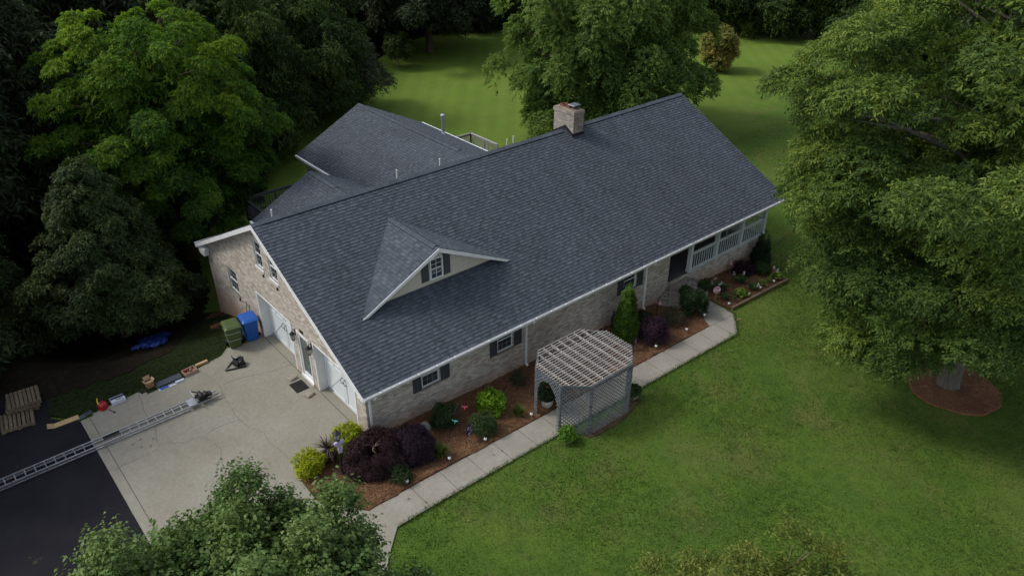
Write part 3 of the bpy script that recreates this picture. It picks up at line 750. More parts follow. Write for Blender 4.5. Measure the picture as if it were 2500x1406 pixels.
def downspout(x, zb):
    mb = MB(); zt = EZ - .11; w, d = .075, .055
    mb.bar((x, EY - .04, zt), (x, EY - .04, zt - .08), w, d, up=(0, 1, 0)); mb.bar((x, EY - .04, zt - .06), (x, -.05, zt - .34), w, d, up=(1, 0, 0)) if False else mb.bar((x, EY - .04, zt - .07), (x, -.045, zt - .30), d, w, up=(1, 0, 0))
    mb.box(x - w / 2, x + w / 2, -.075, -.015, zb + .12, zt - .28); mb.bar((x, -.045, zb + .14), (x, -.15, zb + .08), d, w, up=(1, 0, 0))
    for z in (zb + .5, zt - .6): mb.box(x - w / 2 - .01, x + w / 2 + .01, -.079, -.002, z, z + .03)
    mb.build('downspout', M['gutter'], house)
for x in (.13, 6.99, 13.82): downspout(x, gz(x, 0))

# windows
def window(name, o, u, n, w, h, cols=2, rows=4, parent=house, fr=.042, mullion=False, dark=True):
    """o = lower left corner of the opening on the wall face"""
    o = Vector(o); u = Vector(u); n = Vector(n); mb = MB(); a0, a1 = -.085, -.03; gm = 0 if parent is not house else 1
    mb.fbox(o, u, Z3, n, 0, fr, 0, h, a0, a1); mb.fbox(o, u, Z3, n, w - fr, w, 0, h, a0, a1)
    mb.fbox(o, u, Z3, n, fr, w - fr, h - fr, h, a0, a1); mb.fbox(o, u, Z3, n, fr, w - fr, 0, fr, a0, a1)
    mb.fbox(o, u, Z3, n, fr, w - fr, h / 2 - .018, h / 2 + .018, a0 + .005, a1 - .008)
    for i in range(1, cols):
        x = fr + (w - 2 * fr) * i / cols; mb.fbox(o, u, Z3, n, x - .006, x + .006, fr, h - fr, a0 + .012, a1 - .022, gm)
    for j in range(1, rows):
        if j * 2 == rows: continue
        z = fr + (h - 2 * fr) * j / rows; mb.fbox(o, u, Z3, n, fr, w - fr, z - .006, z + .006, a0 + .013, a1 - .023, gm)
    wobj = mb.build(name, [M['white'], M['muntin']], parent)
    p = MB(); p.fbox(o, u, Z3, n, fr - .01, w - fr + .01, fr - .01, h - fr + .01, a0 + .008, a0 + .018); p.build('pane', M['glass'], wobj)
    return wobj
def sill(wobj, o, u, n, w, mat):
    mb = MB(); mb.fbox(Vector(o), Vector(u), Z3, Vector(n), -.04, w + .04, -.07, 0, -.1, .045); mb.build('sill', mat, wobj)
def shutter(o, u, n, w, h, parent=house):
    o = Vector(o); u = Vector(u); n = Vector(n); mb = MB()
    mb.fbox(o, u, Z3, n, 0, .05, 0, h, .004, .036); mb.fbox(o, u, Z3, n, w - .05, w, 0, h, .004, .036)
    for a, b in ((0, .07), (h / 2 - .03, h / 2 + .03), (h - .07, h)): mb.fbox(o, u, Z3, n, .05, w - .05, a, b, .004, .034)
    mb.fbox(o, u, Z3, n, .05, w - .05, .07, h - .07, .004, .014)
    z = .1
    while z < h - .1: mb.fbox(o, u, Z3, n, .055, w - .055, z, z + .02, .0145, .024); z += .045
    mb.build('shutter', M['shutter'], parent)
for (x0, x1, z0, z1) in FW:
    wo_ = window('window', (x0, 0, z0), X3, -Y3, x1 - x0, z1 - z0, 3, 4); sill(wo_, (x0, 0, z0), X3, -Y3, x1 - x0, M['brick_soldier'])
    shutter((x0 - .38, 0, z0 - .03), X3, -Y3, .34, z1 - z0 + .03); shutter((x1 + .04, 0, z0 - .03), X3, -Y3, .38, z1 - z0 + .03)
for (y0, y1, z0, z1) in (LW, U1, U2):
    wo_ = window('window', (0, y1, z0), -Y3, -X3, y1 - y0, z1 - z0, 2 if y1 - y0 < .8 else 3, 4); sill(wo_, (0, y1, z0), -Y3, -X3, y1 - y0, M['white'] if z0 > 2 else M['brick_soldier'])
window('porch_window', (19.6, 2.3, .9), X3, -Y3, 1.0, 1.3, 3, 4)
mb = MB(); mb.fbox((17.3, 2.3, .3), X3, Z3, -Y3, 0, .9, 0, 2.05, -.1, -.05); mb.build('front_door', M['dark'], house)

# garage doors set back in white jambs
def garage_door(y0, y1):
    mb = MB(); x = .345
    mb.box(x, x + .05, y0 + .02, y1 - .02, .035, 2.12)
    w = y1 - y0 - .04; ya = y0 + .02; e = .008
    def strip(a, b, c, d, t=.02): mb.box(x - t, x - .0005, ya + a, ya + b, c, d)
    half = w / 2
    for k in (0, 1):
        o = k * half
        strip(o + e, o + .13, .04, 2.11); strip(o + half - .13, o + half - e, .04, 2.11)
        for (a, b) in ((.04, .17), (1.28, 1.40), (1.98, 2.11)): strip(o + .13, o + half - .13, a, b, .018)
        m = o + half / 2; strip(m - .05, m + .05, 1.40, 1.98, .016)
        # diagonal brace in the lower leaf
        a, b = (o + .15, .19), (o + half - .15, 1.26)
        if k: a, b = (o + half - .15, .19), (o + .15, 1.26)
        mb.bar((x - .008, ya + a[0], a[1]), (x - .008, ya + b[0], b[1]), .10, .016, up=(1, 0, 0))
    d = mb.build('garage_door', M['door_white'], house)
    for s in (-1, 1):
        h = MB(); yc = ya + half + s * .10
        h.tube([(x - .02, yc, .98), (x - .075, yc + .01, 1.02), (x - .075, yc + .012, 1.10), (x - .075, yc + .01, 1.17), (x - .02, yc, 1.21)], .009, 6)
        h.box(x - .028, x - .018, yc - .03, yc + .03, .95, 1.0); h.box(x - .028, x - .018, yc - .03, yc + .03, 1.19, 1.24); h.build('handle', M['black'], d)
    for yy in (ya + .02, ya + w - .42):
        for z in (1.86, .10):
            h = MB(); h.box(x - .027, x - .0205, yy, yy + .40, z, z + .045); h.build('hinge', M['black'], d)
    j = MB()
    j.box(-.012, .345, y0 - .055, y0 + .018, .035, 2.13); j.box(-.012, .345, y1 - .018, y1 + .055, .035, 2.13); j.box(-.012, .345, y0 - .055, y1 + .055, 2.131, 2.185)
    j.build('door_jamb', M['white'], house)
garage_door(*G1[:2]); garage_door(*G2[:2])
# entry door between the garage doors
mb = MB(); y0, y1, z0, z1 = ED
mb.box(-.02, .10, y0, y0 + .07, z0, z1); mb.box(-.02, .10, y1 - .07, y1, z0, z1); mb.box(-.02, .10, y0 + .07, y1 - .07, z1 - .07, z1); mb.box(-.06, .10, y0, y1, z0 - .04, z0 + .05)
mb.box(.02, .09, y0 + .07, y0 + .16, z0 + .05, z1 - .07); mb.box(.02, .09, y1 - .16, y1 - .07, z0 + .05, z1 - .07); mb.box(.02, .09, y0 + .16, y1 - .16, z0 + .05, z0 + .22); mb.box(.02, .09, y0 + .16, y1 - .16, z1 - .17, z1 - .07)
edr = mb.build('entry_door', M['white'], house)
mb = MB(); mb.box(.05, .06, y0 + .155, y1 - .155, z0 + .215, z1 - .165); mb.build('pane', M['glass_door'], edr)
mb = MB(); mb.tube([(.02, y0 + .115, 1.02), (-.05, y0 + .115, 1.02), (-.055, y0 + .19, 1.02)], .012); mb.build('handle', M['black'], edr)
mb = MB(); mb.box(-.14, 0.0, y0 - .08, y1 + .06, -.05, .045); mb.build('door_step', M['concrete'], house)
def lantern(y, z):
    x = -.13; mb = MB()
    mb.loft([(0, .045, .045, .008), (.02, .055, .055, .008), (.035, .06, .06, .008)], (x, y, z)); 
    for a, b in ((-1, -1), (-1, 1), (1, -1), (1, 1)): mb.bar((x + a * .052, y + b * .052, z + .03), (x + a * .068, y + b * .068, z + .26), .014)
    mb.loft([(.26, .085, .085, .01), (.275, .09, .09, .01), (.37, .03, .03, .008), (.40, .012, .012, .004), (.43, .006, .006, .002)], (x, y, z))
    mb.tube([(x, y, z + .40), (x + .05, y, z + .45), (0, y, z + .40)], .012); mb.box(-.02, 0, y - .05, y + .05, z + .2, z + .44)
    o = mb.build('wall_lantern', M['black'], house)
    q = MB(); q.loft([(.04, .045, .045, .006), (.255, .058, .058, .006)], (x, y, z)); q.build('lantern_glass', paint('lantern_glass', (.45, .44, .40), .2, .5), o)
lantern(4.80, 1.62); lantern(3.56, 1.64)
text_mesh('388', .19, .012, 'house_number', M['black'], house, Matrix.Translation((-.014, 4.25, 2.22)) @ Matrix(((0, 0, -1, 0), (-1, 0, 0, 0), (0, 1, 0, 0), (0, 0, 0, 1))))
for y, z in ((6.86, 3.38), (5.72, 3.33), (10.0, .86)):
    mb = MB(); mb.box(-.05, 0, y - .03, y + .03, z - .04, z + .06); mb.build('wall_bracket', M['black'], house)

# chimney
ch = MB(); cx0, cx1, cy0, cy1, ct = 15.15, 15.80, 6.06, 7.36, 6.42
ch.box(cx0, cx1, cy0, cy1, 4.9, ct); e = .03
ch.box(cx0 - e, cx1 + e, cy0 - e, cy1 + e, ct, ct + .155)
chim = ch.build('chimney', M['brick_plain'], house)
q = MB(); q.box(cx0 - .006, cx0 - .001, cy0 + .22, cy1 - .22, ct - .30, ct - .085); q.box(cx0 + .12, cx1 - .12, cy0 - .006, cy0 - .001, ct - .30, ct - .085); q.build('soldier_course', M['brick_soldier'], chim)
q = MB(); q.loft([(0, .345, .66, .02), (.03, .33, .645, .02), (.06, .22, .5, .02)], ((cx0 + cx1) / 2, (cy0 + cy1) / 2, ct + .156)); q.build('crown', M['mortar'], chim)
q = MB()
for yy in (6.98, 6.62):
    q.loft([(0, .14, .13, .02), (.10, .14, .13, .02), (.10, .10, .09, .02), (.02, .10, .09, .02)], (15.46, yy + .05, ct + .2))
q.build('flue_tile', M['clayflue'], chim)
q = MB(); q.loft([(.0, .13, .13, .01), (.16, .13, .13, .01)], (15.52, 6.42, ct + .2)); q.loft([(.15, .22, .22, .01), (.175, .225, .225, .01), (.20, .20, .20, .01)], (15.52, 6.42, ct + .2)); q.build('chimney_cap', M['capsteel'], chim)
q = MB(); fh = .13
for xx, s in ((cx0, -1), (cx1, 1)):
    a, b = (xx - .035, xx - .002) if s < 0 else (xx + .002, xx + .035)
    for ya, yb in ((cy0 - .03, RY), (RY, cy1 + .03)):
        z0a, z0b = roofz(ya) + .02, roofz(yb) + .02 + (.05 if yb == RY else .0); z0a += .05 if ya == RY else 0
        A = [V(a, ya, z0a - .1), V(a, yb, z0b - .1), V(a, yb, z0b + fh), V(a, ya, z0a + fh)]; B = [V(b, p.y, p.z) for p in A]
        q.face(A); q.face(B[::-1])
        for i in range(4): q.face([A[i], B[i], B[(i + 1) % 4], A[(i + 1) % 4]])
q.box(cx0 - .035, cx1 + .035, cy0 - .04, cy0 - .002, roofz(cy0) - .05, roofz(cy0) + .15)
q.face([V(cx0 - .03, cy0 - .02, roofz(cy0) + .03), V(cx0 - .03, cy0 - .13, roofz(cy0 - .13) + .024), V(cx1 + .03, cy0 - .13, roofz(cy0 - .13) + .024), V(cx1 + .03, cy0 - .02, roofz(cy0) + .03)])
q.build('flashing', M['flash'], chim)
q = MB(); q.bar((cx0 - .06, cy0 - .09, roofz(cy0 - .09) + .03), (cx0 - .06, RY - .05, RZ + .04), .03, .012); q.build('flashing_edge', M['capsteel'], chim)

# dormer
DX0, DX1, DY, DAX, DAZ, DBY = 1.25, 7.85, 1.92, 4.55, 5.0, 5.23
DZ = roofz(DY) + .01; DS = (DAZ - DZ) / (DAX - DX0)
dorm = MB(); FYD = 2.2
zb = roofz(FYD) - .02; k = (DAZ - .12 - zb) / DS
dorm.face([V(DAX - k, FYD, zb), V(DAX + k, FYD, zb), V(DAX, FYD, DAZ - .12)])
z = zb + .24
while z < DAZ - .3:
    hw = (DAZ - .14 - z) / DS
    if hw > .2: dorm.fbox((DAX, FYD, z), X3, Z3, -Y3, -hw, hw, 0, .016, -.002, .014)
    z += .235
dorm_o = dorm.build('dormer', M['siding'], house)
q = MB(); shingles(q, [(DX0, DY, DZ), (DAX, DBY, DAZ), (DAX, DY, DAZ)], (0, 1, 0), 7); shingles(q, [(DX1, DY, DZ), (DAX, DY, DAZ), (DAX, DBY, DAZ)], (0, 1, 0), 8)
ridge_caps(q, (DAX, DBY - .2, DAZ), (DAX, DY + .14, DAZ), DS, DS, (1, 0, 0), 9, .15, .03)
q.build('dormer_roof', SH, dorm_o, uv=False)
q = MB()
for s, xe in ((-1, DX0 - .02), (1, DX1 + .02)):
    ze = DZ - (abs(xe - DAX) - abs((DX0 if s < 0 else DX1) - DAX)) * DS
    A = [V(xe, 0, ze - .012), V(DAX, 0, DAZ - .008), V(DAX, 0, DAZ - .008 - .16), V(xe - s * .24, 0, ze + .0)]
    P0 = [V(p.x, DY - .03, p.z) for p in A]; P1 = [V(p.x, DY + .012, p.z) for p in A]
    q.face(P0); q.face(P1[::-1])
    for i in range(4): q.face([P0[i], P1[i], P1[(i + 1) % 4], P0[(i + 1) % 4]])
    B = [V(xe - s * .2, DY, DZ + .05), V(DAX, DY, DAZ - .09), V(DAX, FYD, DAZ - .09), V(xe - s * .2, FYD, DZ + .05)]
    q.face(B)
q.build('dormer_rake', M['white'], dorm_o)
window('dormer_window', (4.27, FYD - .10, 3.66), X3, -Y3, .57, .86, 2, 4, dorm_o, .05)
q = MB(); q.fbox((4.27, FYD, 3.66), X3, Z3, -Y3, -.03, .60, -.03, .89, -.02, .012); q.build('window_surround', M['white'], dorm_o)
shutter((3.92, FYD - .016, 3.66), X3, -Y3, .32, .60, dorm_o) if False else None
for (x0, x1, zl, zr) in ((3.92, 4.235, 4.30, 4.46), (4.87, 5.19, 4.60, 4.46)):
    q = MB()
    for a, b, ti in ((x0, x1, .022), (x0 + .05, x1 - .05, .030)):
        d = .0 if ti < .025 else .06
        za = zl + (zr - zl) * (a - x0) / (x1 - x0); zb_ = zl + (zr - zl) * (b - x0) / (x1 - x0)
        P0 = [V(a, FYD - ti - .012, 3.67 + d), V(b, FYD - ti - .012, 3.67 + d), V(b, FYD - ti - .012, zb_ - d), V(a, FYD - ti - .012, za - d)]
        P1 = [V(p.x, FYD - .002 + (0 if ti < .025 else -.03), p.z) for p in P0]
        q.face(P0)
        for i in range(4): q.face([P0[i], P1[i], P1[(i + 1) % 4], P0[(i + 1) % 4]])
    q.build('dormer_shutter', M['shutter'], dorm_o)

# rear wings
def wing(x0, x1, xr, zr, ze, yf, ynear, seed, wallin=.35):
    s1 = (zr - ze) / (xr - x0)
    yb0 = RY + (RZ - ze) / SL; yb1 = RY + (RZ - zr) / SL - .05
    q = MB()
    shingles(q, [(x0, yf, ze), (xr, yf, zr), (xr, yb1, zr), (x0, yb0, ze)], (0, 1, 0), seed); shingles(q, [(x1, yf, ze), (x1, yb0, ze), (xr, yb1, zr), (xr, yf, zr)], (0, 1, 0), seed + 1)
    ridge_caps(q, (xr, yf - .05, zr), (xr, ynear, zr), s1, (zr - ze) / (x1 - xr), (1, 0, 0), seed + 2, .15, .03)
    o = q.build('rear_wing_roof', SH, house, uv=False)
    w = MB(); tz = .13
    for xe in (x0, x1):
        a = [V(xe, yf - .02, ze - .02), V(xr, yf - .02, zr - .02), V(xr, yb1, zr - .02), V(xe, yb0, ze - .02)]; b = [p - Z3 * tz for p in a]
        w.face(a); w.face(b[::-1])
        for i in range(4): w.face([a[i], b[i], b[(i + 1) % 4], a[(i + 1) % 4]])
    for xe, s in ((x0, -1), (x1, 1)): w.box(min(xe, xe + s * .10), max(xe, xe + s * .10), yb0 - .2, yf + .01, ze - .12, ze + .0)
    w.build('rear_wing_fascia', M['gutter'], o)
    w = MB(); a0, a1 = x0 + wallin, x1 - wallin; yw = yf - wallin
    w.face([V(a0, yw, -2.6), V(a0, BW - .3, -2.6), V(a0, BW - .3, ze + .1), V(a0, yw, ze + .1)]); w.face([V(a1, yw, -2.6), V(a1, yw, ze + .1), V(a1, BW - .3, ze + .1), V(a1, BW - .3, -2.6)])
    w.face([V(a0, yw, -2.6), V(a0, yw, ze + .1), V(xr, yw, zr - .18), V(a1, yw, ze + .1), V(a1, yw, -2.6)])
    w.build('rear_wing_wall', M['brick'], o)
    return o
W2 = wing(7.92, 16.2, 12.05, 4.235, 2.21, 20.15, 10.6, 21)
W1 = wing(2.53, 8.87, 5.7, 3.8, 2.2, 14.0, 11.4, 31)
# vents
for x, zt in ((.88, 5.68), (6.36, 5.78), (8.51, 5.72), (12.23, 5.70), (12.6, 5.74)):
    q = MB(); q.tube([(x, 7.3, 5.2), (x, 7.3, zt)], .033, 10); q.lathe([(.075, 0), (.06, .03), (.045, .09)], (x, 7.3, 5.315), 10, 1); q.build('vent_pipe', [M['pvc'], M['flash']], house, smooth=False)
q = MB(); q.lathe([(.16, -.1), (.10, .04), (.075, .1), (.075, .80), (.10, .81), (.115, .84), (.115, 1.02), (.12, 1.03), (.13, 1.06), (.10, 1.11), (.02, 1.13)], (15.32, 16.63, 2.68), 14); q.build('flue_pipe', M['galv'], house, smooth=False)

# front porch
q = MB(); q.box(PX0 + .005, WX, .02, 2.3, -1.6, .28); q.build('porch_floor', M['porch_deck'], house)
wall('porch_skirt', M['brick'], (0, 0, 0), X3, -Y3, [(PX0 - .002, -1.8), (WX, -2.0), (WX, .26), (PX0 - .002, .26)])
q = MB(); q.box(PX0 + .005, WX, .0, 2.3, EZ - .205, EZ - .19); q.build('porch_ceiling', M['ceil'], house)
q = MB(); q.box(PX0 + .01, WX + .02, -.06, .10, EZ - .36, EZ - .205); q.box(WX - .16, WX + .02, .105, 2.3, EZ - .36, EZ - .205); q.build('porch_beam', M['post_white'], house)
def post(x, y):
    q = MB(); q.box(x - .085, x + .085, y - .085, y + .085, .285, EZ - .362); q.box(x - .105, x + .105, y - .105, y + .105, .282, .40); q.box(x - .105, x + .105, y - .105, y + .105, EZ - .46, EZ - .363); q.build('porch_post', M['post_white'], house)
posts = [16.93, 18.88, 20.78, 22.66]
for x in posts: post(x, .04)
def railing(a, b, z0, z1, n, mat, parent, name='porch_railing', bw=.032, top=.07):
    a = Vector(a); b = Vector(b); q = MB()
    q.bar(V(a.x, a.y, z1), V(b.x, b.y, z1), top, .045); q.bar(V(a.x, a.y, z1 - .085), V(b.x, b.y, z1 - .085), .03, .075); q.bar(V(a.x, a.y, z0 + .045), V(b.x, b.y, z0 + .045), .045, .08)
    r = q.build(name, mat, parent)
    for i in range(n):
        p = a.lerp(b, (i + .5) / n); q = MB(); q.box(p.x - bw / 2, p.x + bw / 2, p.y - bw / 2, p.y + bw / 2, z0 + .086, z1 - .123); q.build('baluster', mat, r)
for x0, x1 in zip(posts, posts[1:]): railing((x0 + .1, .04, 0), (x1 - .1, .04, 0), .30, 1.19, 10, M['post_white'], house)
railing((22.66, .14, 0), (22.66, 2.25, 0), .30, 1.19, 14, M['post_white'], house)
q = MB()
for x in (17.9, 19.8, 21.7): q.box(x - .05, x + .05, -.02, .09, .27, .33)
q.box(16.85, WX + .02, -.03, .115, .262, .281); q.build('porch_edge', M['post_white'], house)
# rear decks
def deck(name, x0, x1, y0, y1, zf, rails, mat):
    q = MB(); y = y0
    while y < y1: q.box(x0, x1, y, min(y + .135, y1), zf - .04, zf); y += .142
    q.box(x0, x1, y0, y0 + .05, zf - .24, zf - .041); q.box(x0, x1, y1 - .05, y1, zf - .24, zf - .041); q.box(x0, x0 + .05, y0 + .06, y1 - .06, zf - .24, zf - .041); q.box(x1 - .05, x1, y0 + .06, y1 - .06, zf - .24, zf - .041)
    d = q.build(name, mat, house)
    for x in (x0 + .1, (x0 + x1) / 2, x1 - .1):
        for y in (y0 + .1, y1 - .1): q = MB(); q.box(x - .06, x + .06, y - .06, y + .06, gz(x, y) - .1, zf - .042); q.build('deck_post', mat, d)
    for a, b in rails:
        L = math.dist(a, b); q = MB(); n = max(1, round(L / 1.7)); A = V(*a, 0); B = V(*b, 0)
        for i in range(n + 1): p = A.lerp(B, i / n); q.box(p.x - .045, p.x + .045, p.y - .045, p.y + .045, zf, zf + .93)
        q.bar(A + Z3 * (zf + .95), B + Z3 * (zf + .95), .14, .04); q.bar(A + Z3 * (zf + .86), B + Z3 * (zf + .86), .04, .09); q.bar(A + Z3 * (zf + .12), B + Z3 * (zf + .12), .04, .08)
        m = int(L / .14)
        for i in range(m): p = A.lerp(B, (i + .5) / m); q.box(p.x - .018, p.x + .018, p.y - .018, p.y + .018, zf + .13, zf + .86)
        q.build('deck_railing', mat, d)
deck('rear_deck', 16.3, 19.46, 14.2, 19.5, .02, [((18.0, 19.46), (19.42, 19.46)), ((19.42, 19.46), (19.42, 16.8)), ((16.4, 19.46), (18.0, 19.46))], M['deckwood'])
deck('side_deck', 4.26, 7.8, 14.1, 19.34, .02, [((4.3, 19.3), (7.75, 19.3)), ((4.3, 19.3), (4.3, 14.3))], M['darkdeck'])
# curved brick steps
q = MB(); cx_, cy_ = 16.12, -.02
for i, (r, z) in enumerate(((1.48, -.40), (1.20, -.24), (.92, -.08), (.64, .08))):
    pts = [(cx_ + r * 1.0 * math.cos(a), cy_ - r * .92 * math.sin(a)) for a in np.linspace(0, math.pi, 25)]
    top = [V(x, y, z) for x, y in pts]; lowz = -1.2
    q.face(top[::-1])
    for a, b in zip(top, top[1:]): q.face([V(a.x, a.y, lowz), a, b, V(b.x, b.y, lowz)])
    rim = [(cx_ + (r + .02) * math.cos(a), cy_ - (r + .02) * .92 * math.sin(a)) for a in np.linspace(0, math.pi, 25)]
    for (a, b), (c, d) in zip(zip(top, top[1:]), zip(rim, rim[1:])):
        q.face([V(a.x, a.y, z + .003), V(c[0], c[1], z + .003), V(d[0], d[1], z + .003), V(b.x, b.y, z + .003)], 1); q.face([V(c[0], c[1], z - .05), V(d[0], d[1], z - .05), V(d[0], d[1], z + .003), V(c[0], c[1], z + .003)], 1)
q.build('brick_steps', [M['brick_step'], M['brick_soldier']], house)

# ---------------------------------------------------------------- leaf clouds
def norm(a): return a / np.maximum(np.linalg.norm(a, axis=-1, keepdims=True), 1e-9)
def leaves(r, base, tw, nref, L, w, curl=.25):
    """kite leaves: base point, leaf direction, reference up"""
    side = norm(np.cross(tw, nref)); N = len(base); L = L[:, None]; w = w[:, None]
    up = np.cross(side, tw)
    mid = base + tw * L * .45
    p1 = mid + side * w * .5 + up * w * .12; p2 = mid - side * w * .5 + up * w * .12
    tip = base + tw * L - up * L * curl
    return np.stack([base, p1, tip, p2], 1).reshape(-1, 3)
def sprays(seed, cen, lr, share, twigs, lpt, leaf, wid, tl, droop, axis_xy=(0, 0), upb=.35, outb=.5, shell=.55, flat=.8, spread=.75, dl=.0, zmin=None):
    """twigs of leaves on lobes; cen (n,3), lr (n,)"""
    r = np.random.default_rng(seed); p = share / share.sum(); k = r.choice(len(cen), twigs, p=p)
    ax = np.zeros_like(cen); ax[:, 0] = axis_xy[0]; ax[:, 1] = axis_xy[1]
    outw = cen - ax; outw[:, 2] = 0; outw = norm(outw)
    d = norm(norm(r.normal(size=(twigs, 3))) + outb * outw[k] + np.array([0, 0, upb]))
    q = (shell + (1 - shell) * r.random(twigs))[:, None] * lr[k][:, None]
    sc = np.array([1, 1, flat]); st = cen[k] + d * q * sc
    d0 = norm(d * .8 + outw[k] * .35 + r.normal(size=(twigs, 3)) * .35)
    t = (np.arange(lpt) + .4) / lpt; T = t[None, :, None]; tlv = (tl * r.uniform(.6, 1.3, twigs))[:, None, None]
    pts = st[:, None] + d0[:, None] * T * tlv; pts[..., 2] -= droop * (T[..., 0] ** 2) * tlv[..., 0]
    tan = d0[:, None] + np.array([0, 0, -2 * droop]) * T; tan = norm(tan)
    sgn = np.where(np.arange(lpt) % 2 == 0, 1., -1.)[None, :, None]
    side = norm(np.cross(tan, np.array([0, 0, 1.]) + r.normal(size=(twigs, 1, 3)) * .35))
    ld = norm(tan * (1 - spread * .5) + side * sgn * spread + r.normal(size=(twigs, lpt, 3)) * .28 + np.array([0, 0, -dl]))
    nr = norm(np.array([0, 0, .9]) + outw[k][:, None] * .45 + r.normal(size=(twigs, lpt, 3)) * .45)
    N = twigs * lpt; L = leaf * r.uniform(.65, 1.25, N); W = wid * r.uniform(.7, 1.2, N)
    pts = pts.reshape(N, 3)
    v = leaves(r, pts, ld.reshape(N, 3), nr.reshape(N, 3), L, W)
    tw_r = r.normal(0, .14, twigs); lob_r = r.normal(0, .12, len(cen))
    rn = np.clip(.5 + np.repeat(tw_r + lob_r[k], lpt) + r.normal(0, .12, N), 0, 1)
    if zmin is not None:
        ok = pts[:, 2] > zmin; v = v.reshape(N, 4, 3)[ok].reshape(-1, 3); rn = rn[ok]
    return v, rn

# ---------------------------------------------------------------- shrubs and border plants
def shrub(name, label, cat, x, y, rx, h, mat, seed, n=700, lpt=6, leaf=.06, wid=.03, tl=.12, droop=.1, shape='round', lobes=26, ry=None, group=None, stems=5, z=None, upb=.5, jitter=.22, shell=.5, lobr=.42):
    z0 = gz(x, y) + .02 if z is None else z
    t = thing(name, label, cat, (x, y, z0), 0, group); r = np.random.default_rng(seed); ry = ry or rx
    a = r.uniform(0, 6.28, lobes); u = r.random(lobes); c = np.zeros((lobes, 3)); lr = np.zeros(lobes)
    for i in range(lobes):
        s = (i + .5) / lobes
        if shape == 'round': zz = h * (.12 + .72 * s); rad = math.sqrt(max(.02, 1 - ((zz / h - .42) / .62) ** 2))
        elif shape == 'cone': zz = h * (.05 + .9 * (1 - math.sqrt(1 - s))); rad = (1 - zz / h) ** .75 * min(1, .75 + zz / h * 1.5)
        elif shape == 'dome': zz = h * (.15 + .7 * s); rad = math.sqrt(max(.02, 1 - (zz / h) ** 2 * .95))
        k = .62 if shape != 'cone' else .72
        ang = i * 2.39996 + r.normal() * .4; rr = k * rad * (r.random() ** .35 if shape != 'cone' else r.uniform(.75, 1))
        c[i] = (rx * rr * math.cos(ang), ry * rr * math.sin(ang), zz)
        lr[i] = lobr * min(rx, ry) * (1 + r.normal() * jitter) * (.35 + .65 * rad if shape == 'cone' else 1)
    v, rn = sprays(seed + 1, c, lr, lr ** 2, n, lpt, leaf, wid, tl, droop, upb=upb, shell=shell, zmin=.02)
    raw_mesh('foliage', v, 4, rn, mat, t)
    m = MB()
    for i in range(stems):
        a = i * 2.4 + seed; m.tube([(0, 0, -.05), (rx * .2 * math.cos(a), ry * .2 * math.sin(a), h * .3), (rx * .45 * math.cos(a), ry * .45 * math.sin(a), h * .62)], [.02, .014, .006], 5)
    m.build('stem', M['bark'], t)
    return t
def strap_clump(name, label, x, y, R, h, n, mat, seed, w=.014, droop=1.0, cat='plant', group=None, upright=.5):
    z0 = gz(x, y) + .05; t = thing(name, label, cat, (x, y, z0), 0, group); r = np.random.default_rng(seed); P = []; rn = []
    for i in range(n):
        a = r.uniform(0, 6.28); lean = r.uniform(.15, 1.0); L = h * r.uniform(.8, 1.35); d = np.array([math.cos(a), math.sin(a), 0]); s = np.array([-math.sin(a), math.cos(a), 0]); q = []
        for k in range(6):
            t_ = k / 5; q.append(d * (.03 + lean * R * t_ ** 1.2) + np.array([0, 0, L * (t_ - droop * .55 * lean * t_ ** 2.4)]))
        rr = np.clip(r.normal(.5, .25), 0, 1)
        for k in range(5):
            w0 = w * (1 - (k / 5) ** 2); w1 = w * (1 - ((k + 1) / 5) ** 2); P += [q[k] - s * w0, q[k] + s * w0, q[k + 1] + s * w1, q[k + 1] - s * w1]; rn.append(rr)
    raw_mesh('leaves', np.array(P), 4, rn, mat, t); return t
def hosta(label, x, y, R, mat, seed, n=26, flowers=0, group=None):
    z0 = gz(x, y) + .06; t = thing('hosta', label, 'plant', (x, y, z0), 0, group); r = np.random.default_rng(seed); P = []; rn = []
    for i in range(n):
        a = i * 2.4 + r.normal() * .3; rad = R * (.25 + .75 * (i / n)) * r.uniform(.8, 1.1); L = R * r.uniform(.5, .75); hz = .26 * (1 - .6 * i / n) * r.uniform(.8, 1.2) + .06
        d = np.array([math.cos(a), math.sin(a), 0]); s = np.array([-math.sin(a), math.cos(a), 0]); b = d * max(.02, rad - L) + np.array([0, 0, hz * .9]); w = L * .36
        ax = [(0, 0, 0), (.3, 1, .05), (.65, .85, .03), (1, 0, -.12)]; rr = np.clip(r.normal(.5, .25), 0, 1)
        row = [(b + d * L * f + np.array([0, 0, L * dz]), w * ww) for f, ww, dz in ax]
        for (p, w0), (q, w1) in zip(row, row[1:]):
            e = np.array([0, 0, .02])
            P += [p, p + s * w0 + e, q + s * w1 + e, q]; P += [p - s * w0 + e, p, q, q - s * w1 + e]; rn += [rr, rr]
    raw_mesh('leaves', np.array(P), 4, rn, mat, t)
    for i in range(flowers):
        a = r.uniform(0, 6.28); rr = R * r.uniform(.2, .9); m = MB(); top = V(math.cos(a) * rr, math.sin(a) * rr, r.uniform(.42, .62)); m.tube([(top.x * .3, top.y * .3, .1), tuple(top)], .006, 4)
        for k in range(9): c = top + V(r.normal() * .035, r.normal() * .035, -.02 * k + .03); m.loft([(0, .006, .006, .003), (.02, .015, .015, .006), (.03, .005, .005, .002)], c, 1, 2)
        m.build('flower', [M['stem'], M['flower_white']], t)
    return t

shrub('spirea', 'golden yellow-green spirea at the garage corner, behind the lamp post', 'shrub', -.78, .02, .60, .95, M['lf_spirea'], 41, 1600, 6, .055, .032, .10)
shrub('spirea', 'golden yellow-green spirea at the front edge of the driveway, below the spiky potted plant', 'shrub', -2.22, -.12, .52, .72, M['lf_spirea'], 42, 1100, 6, .055, .032, .10)
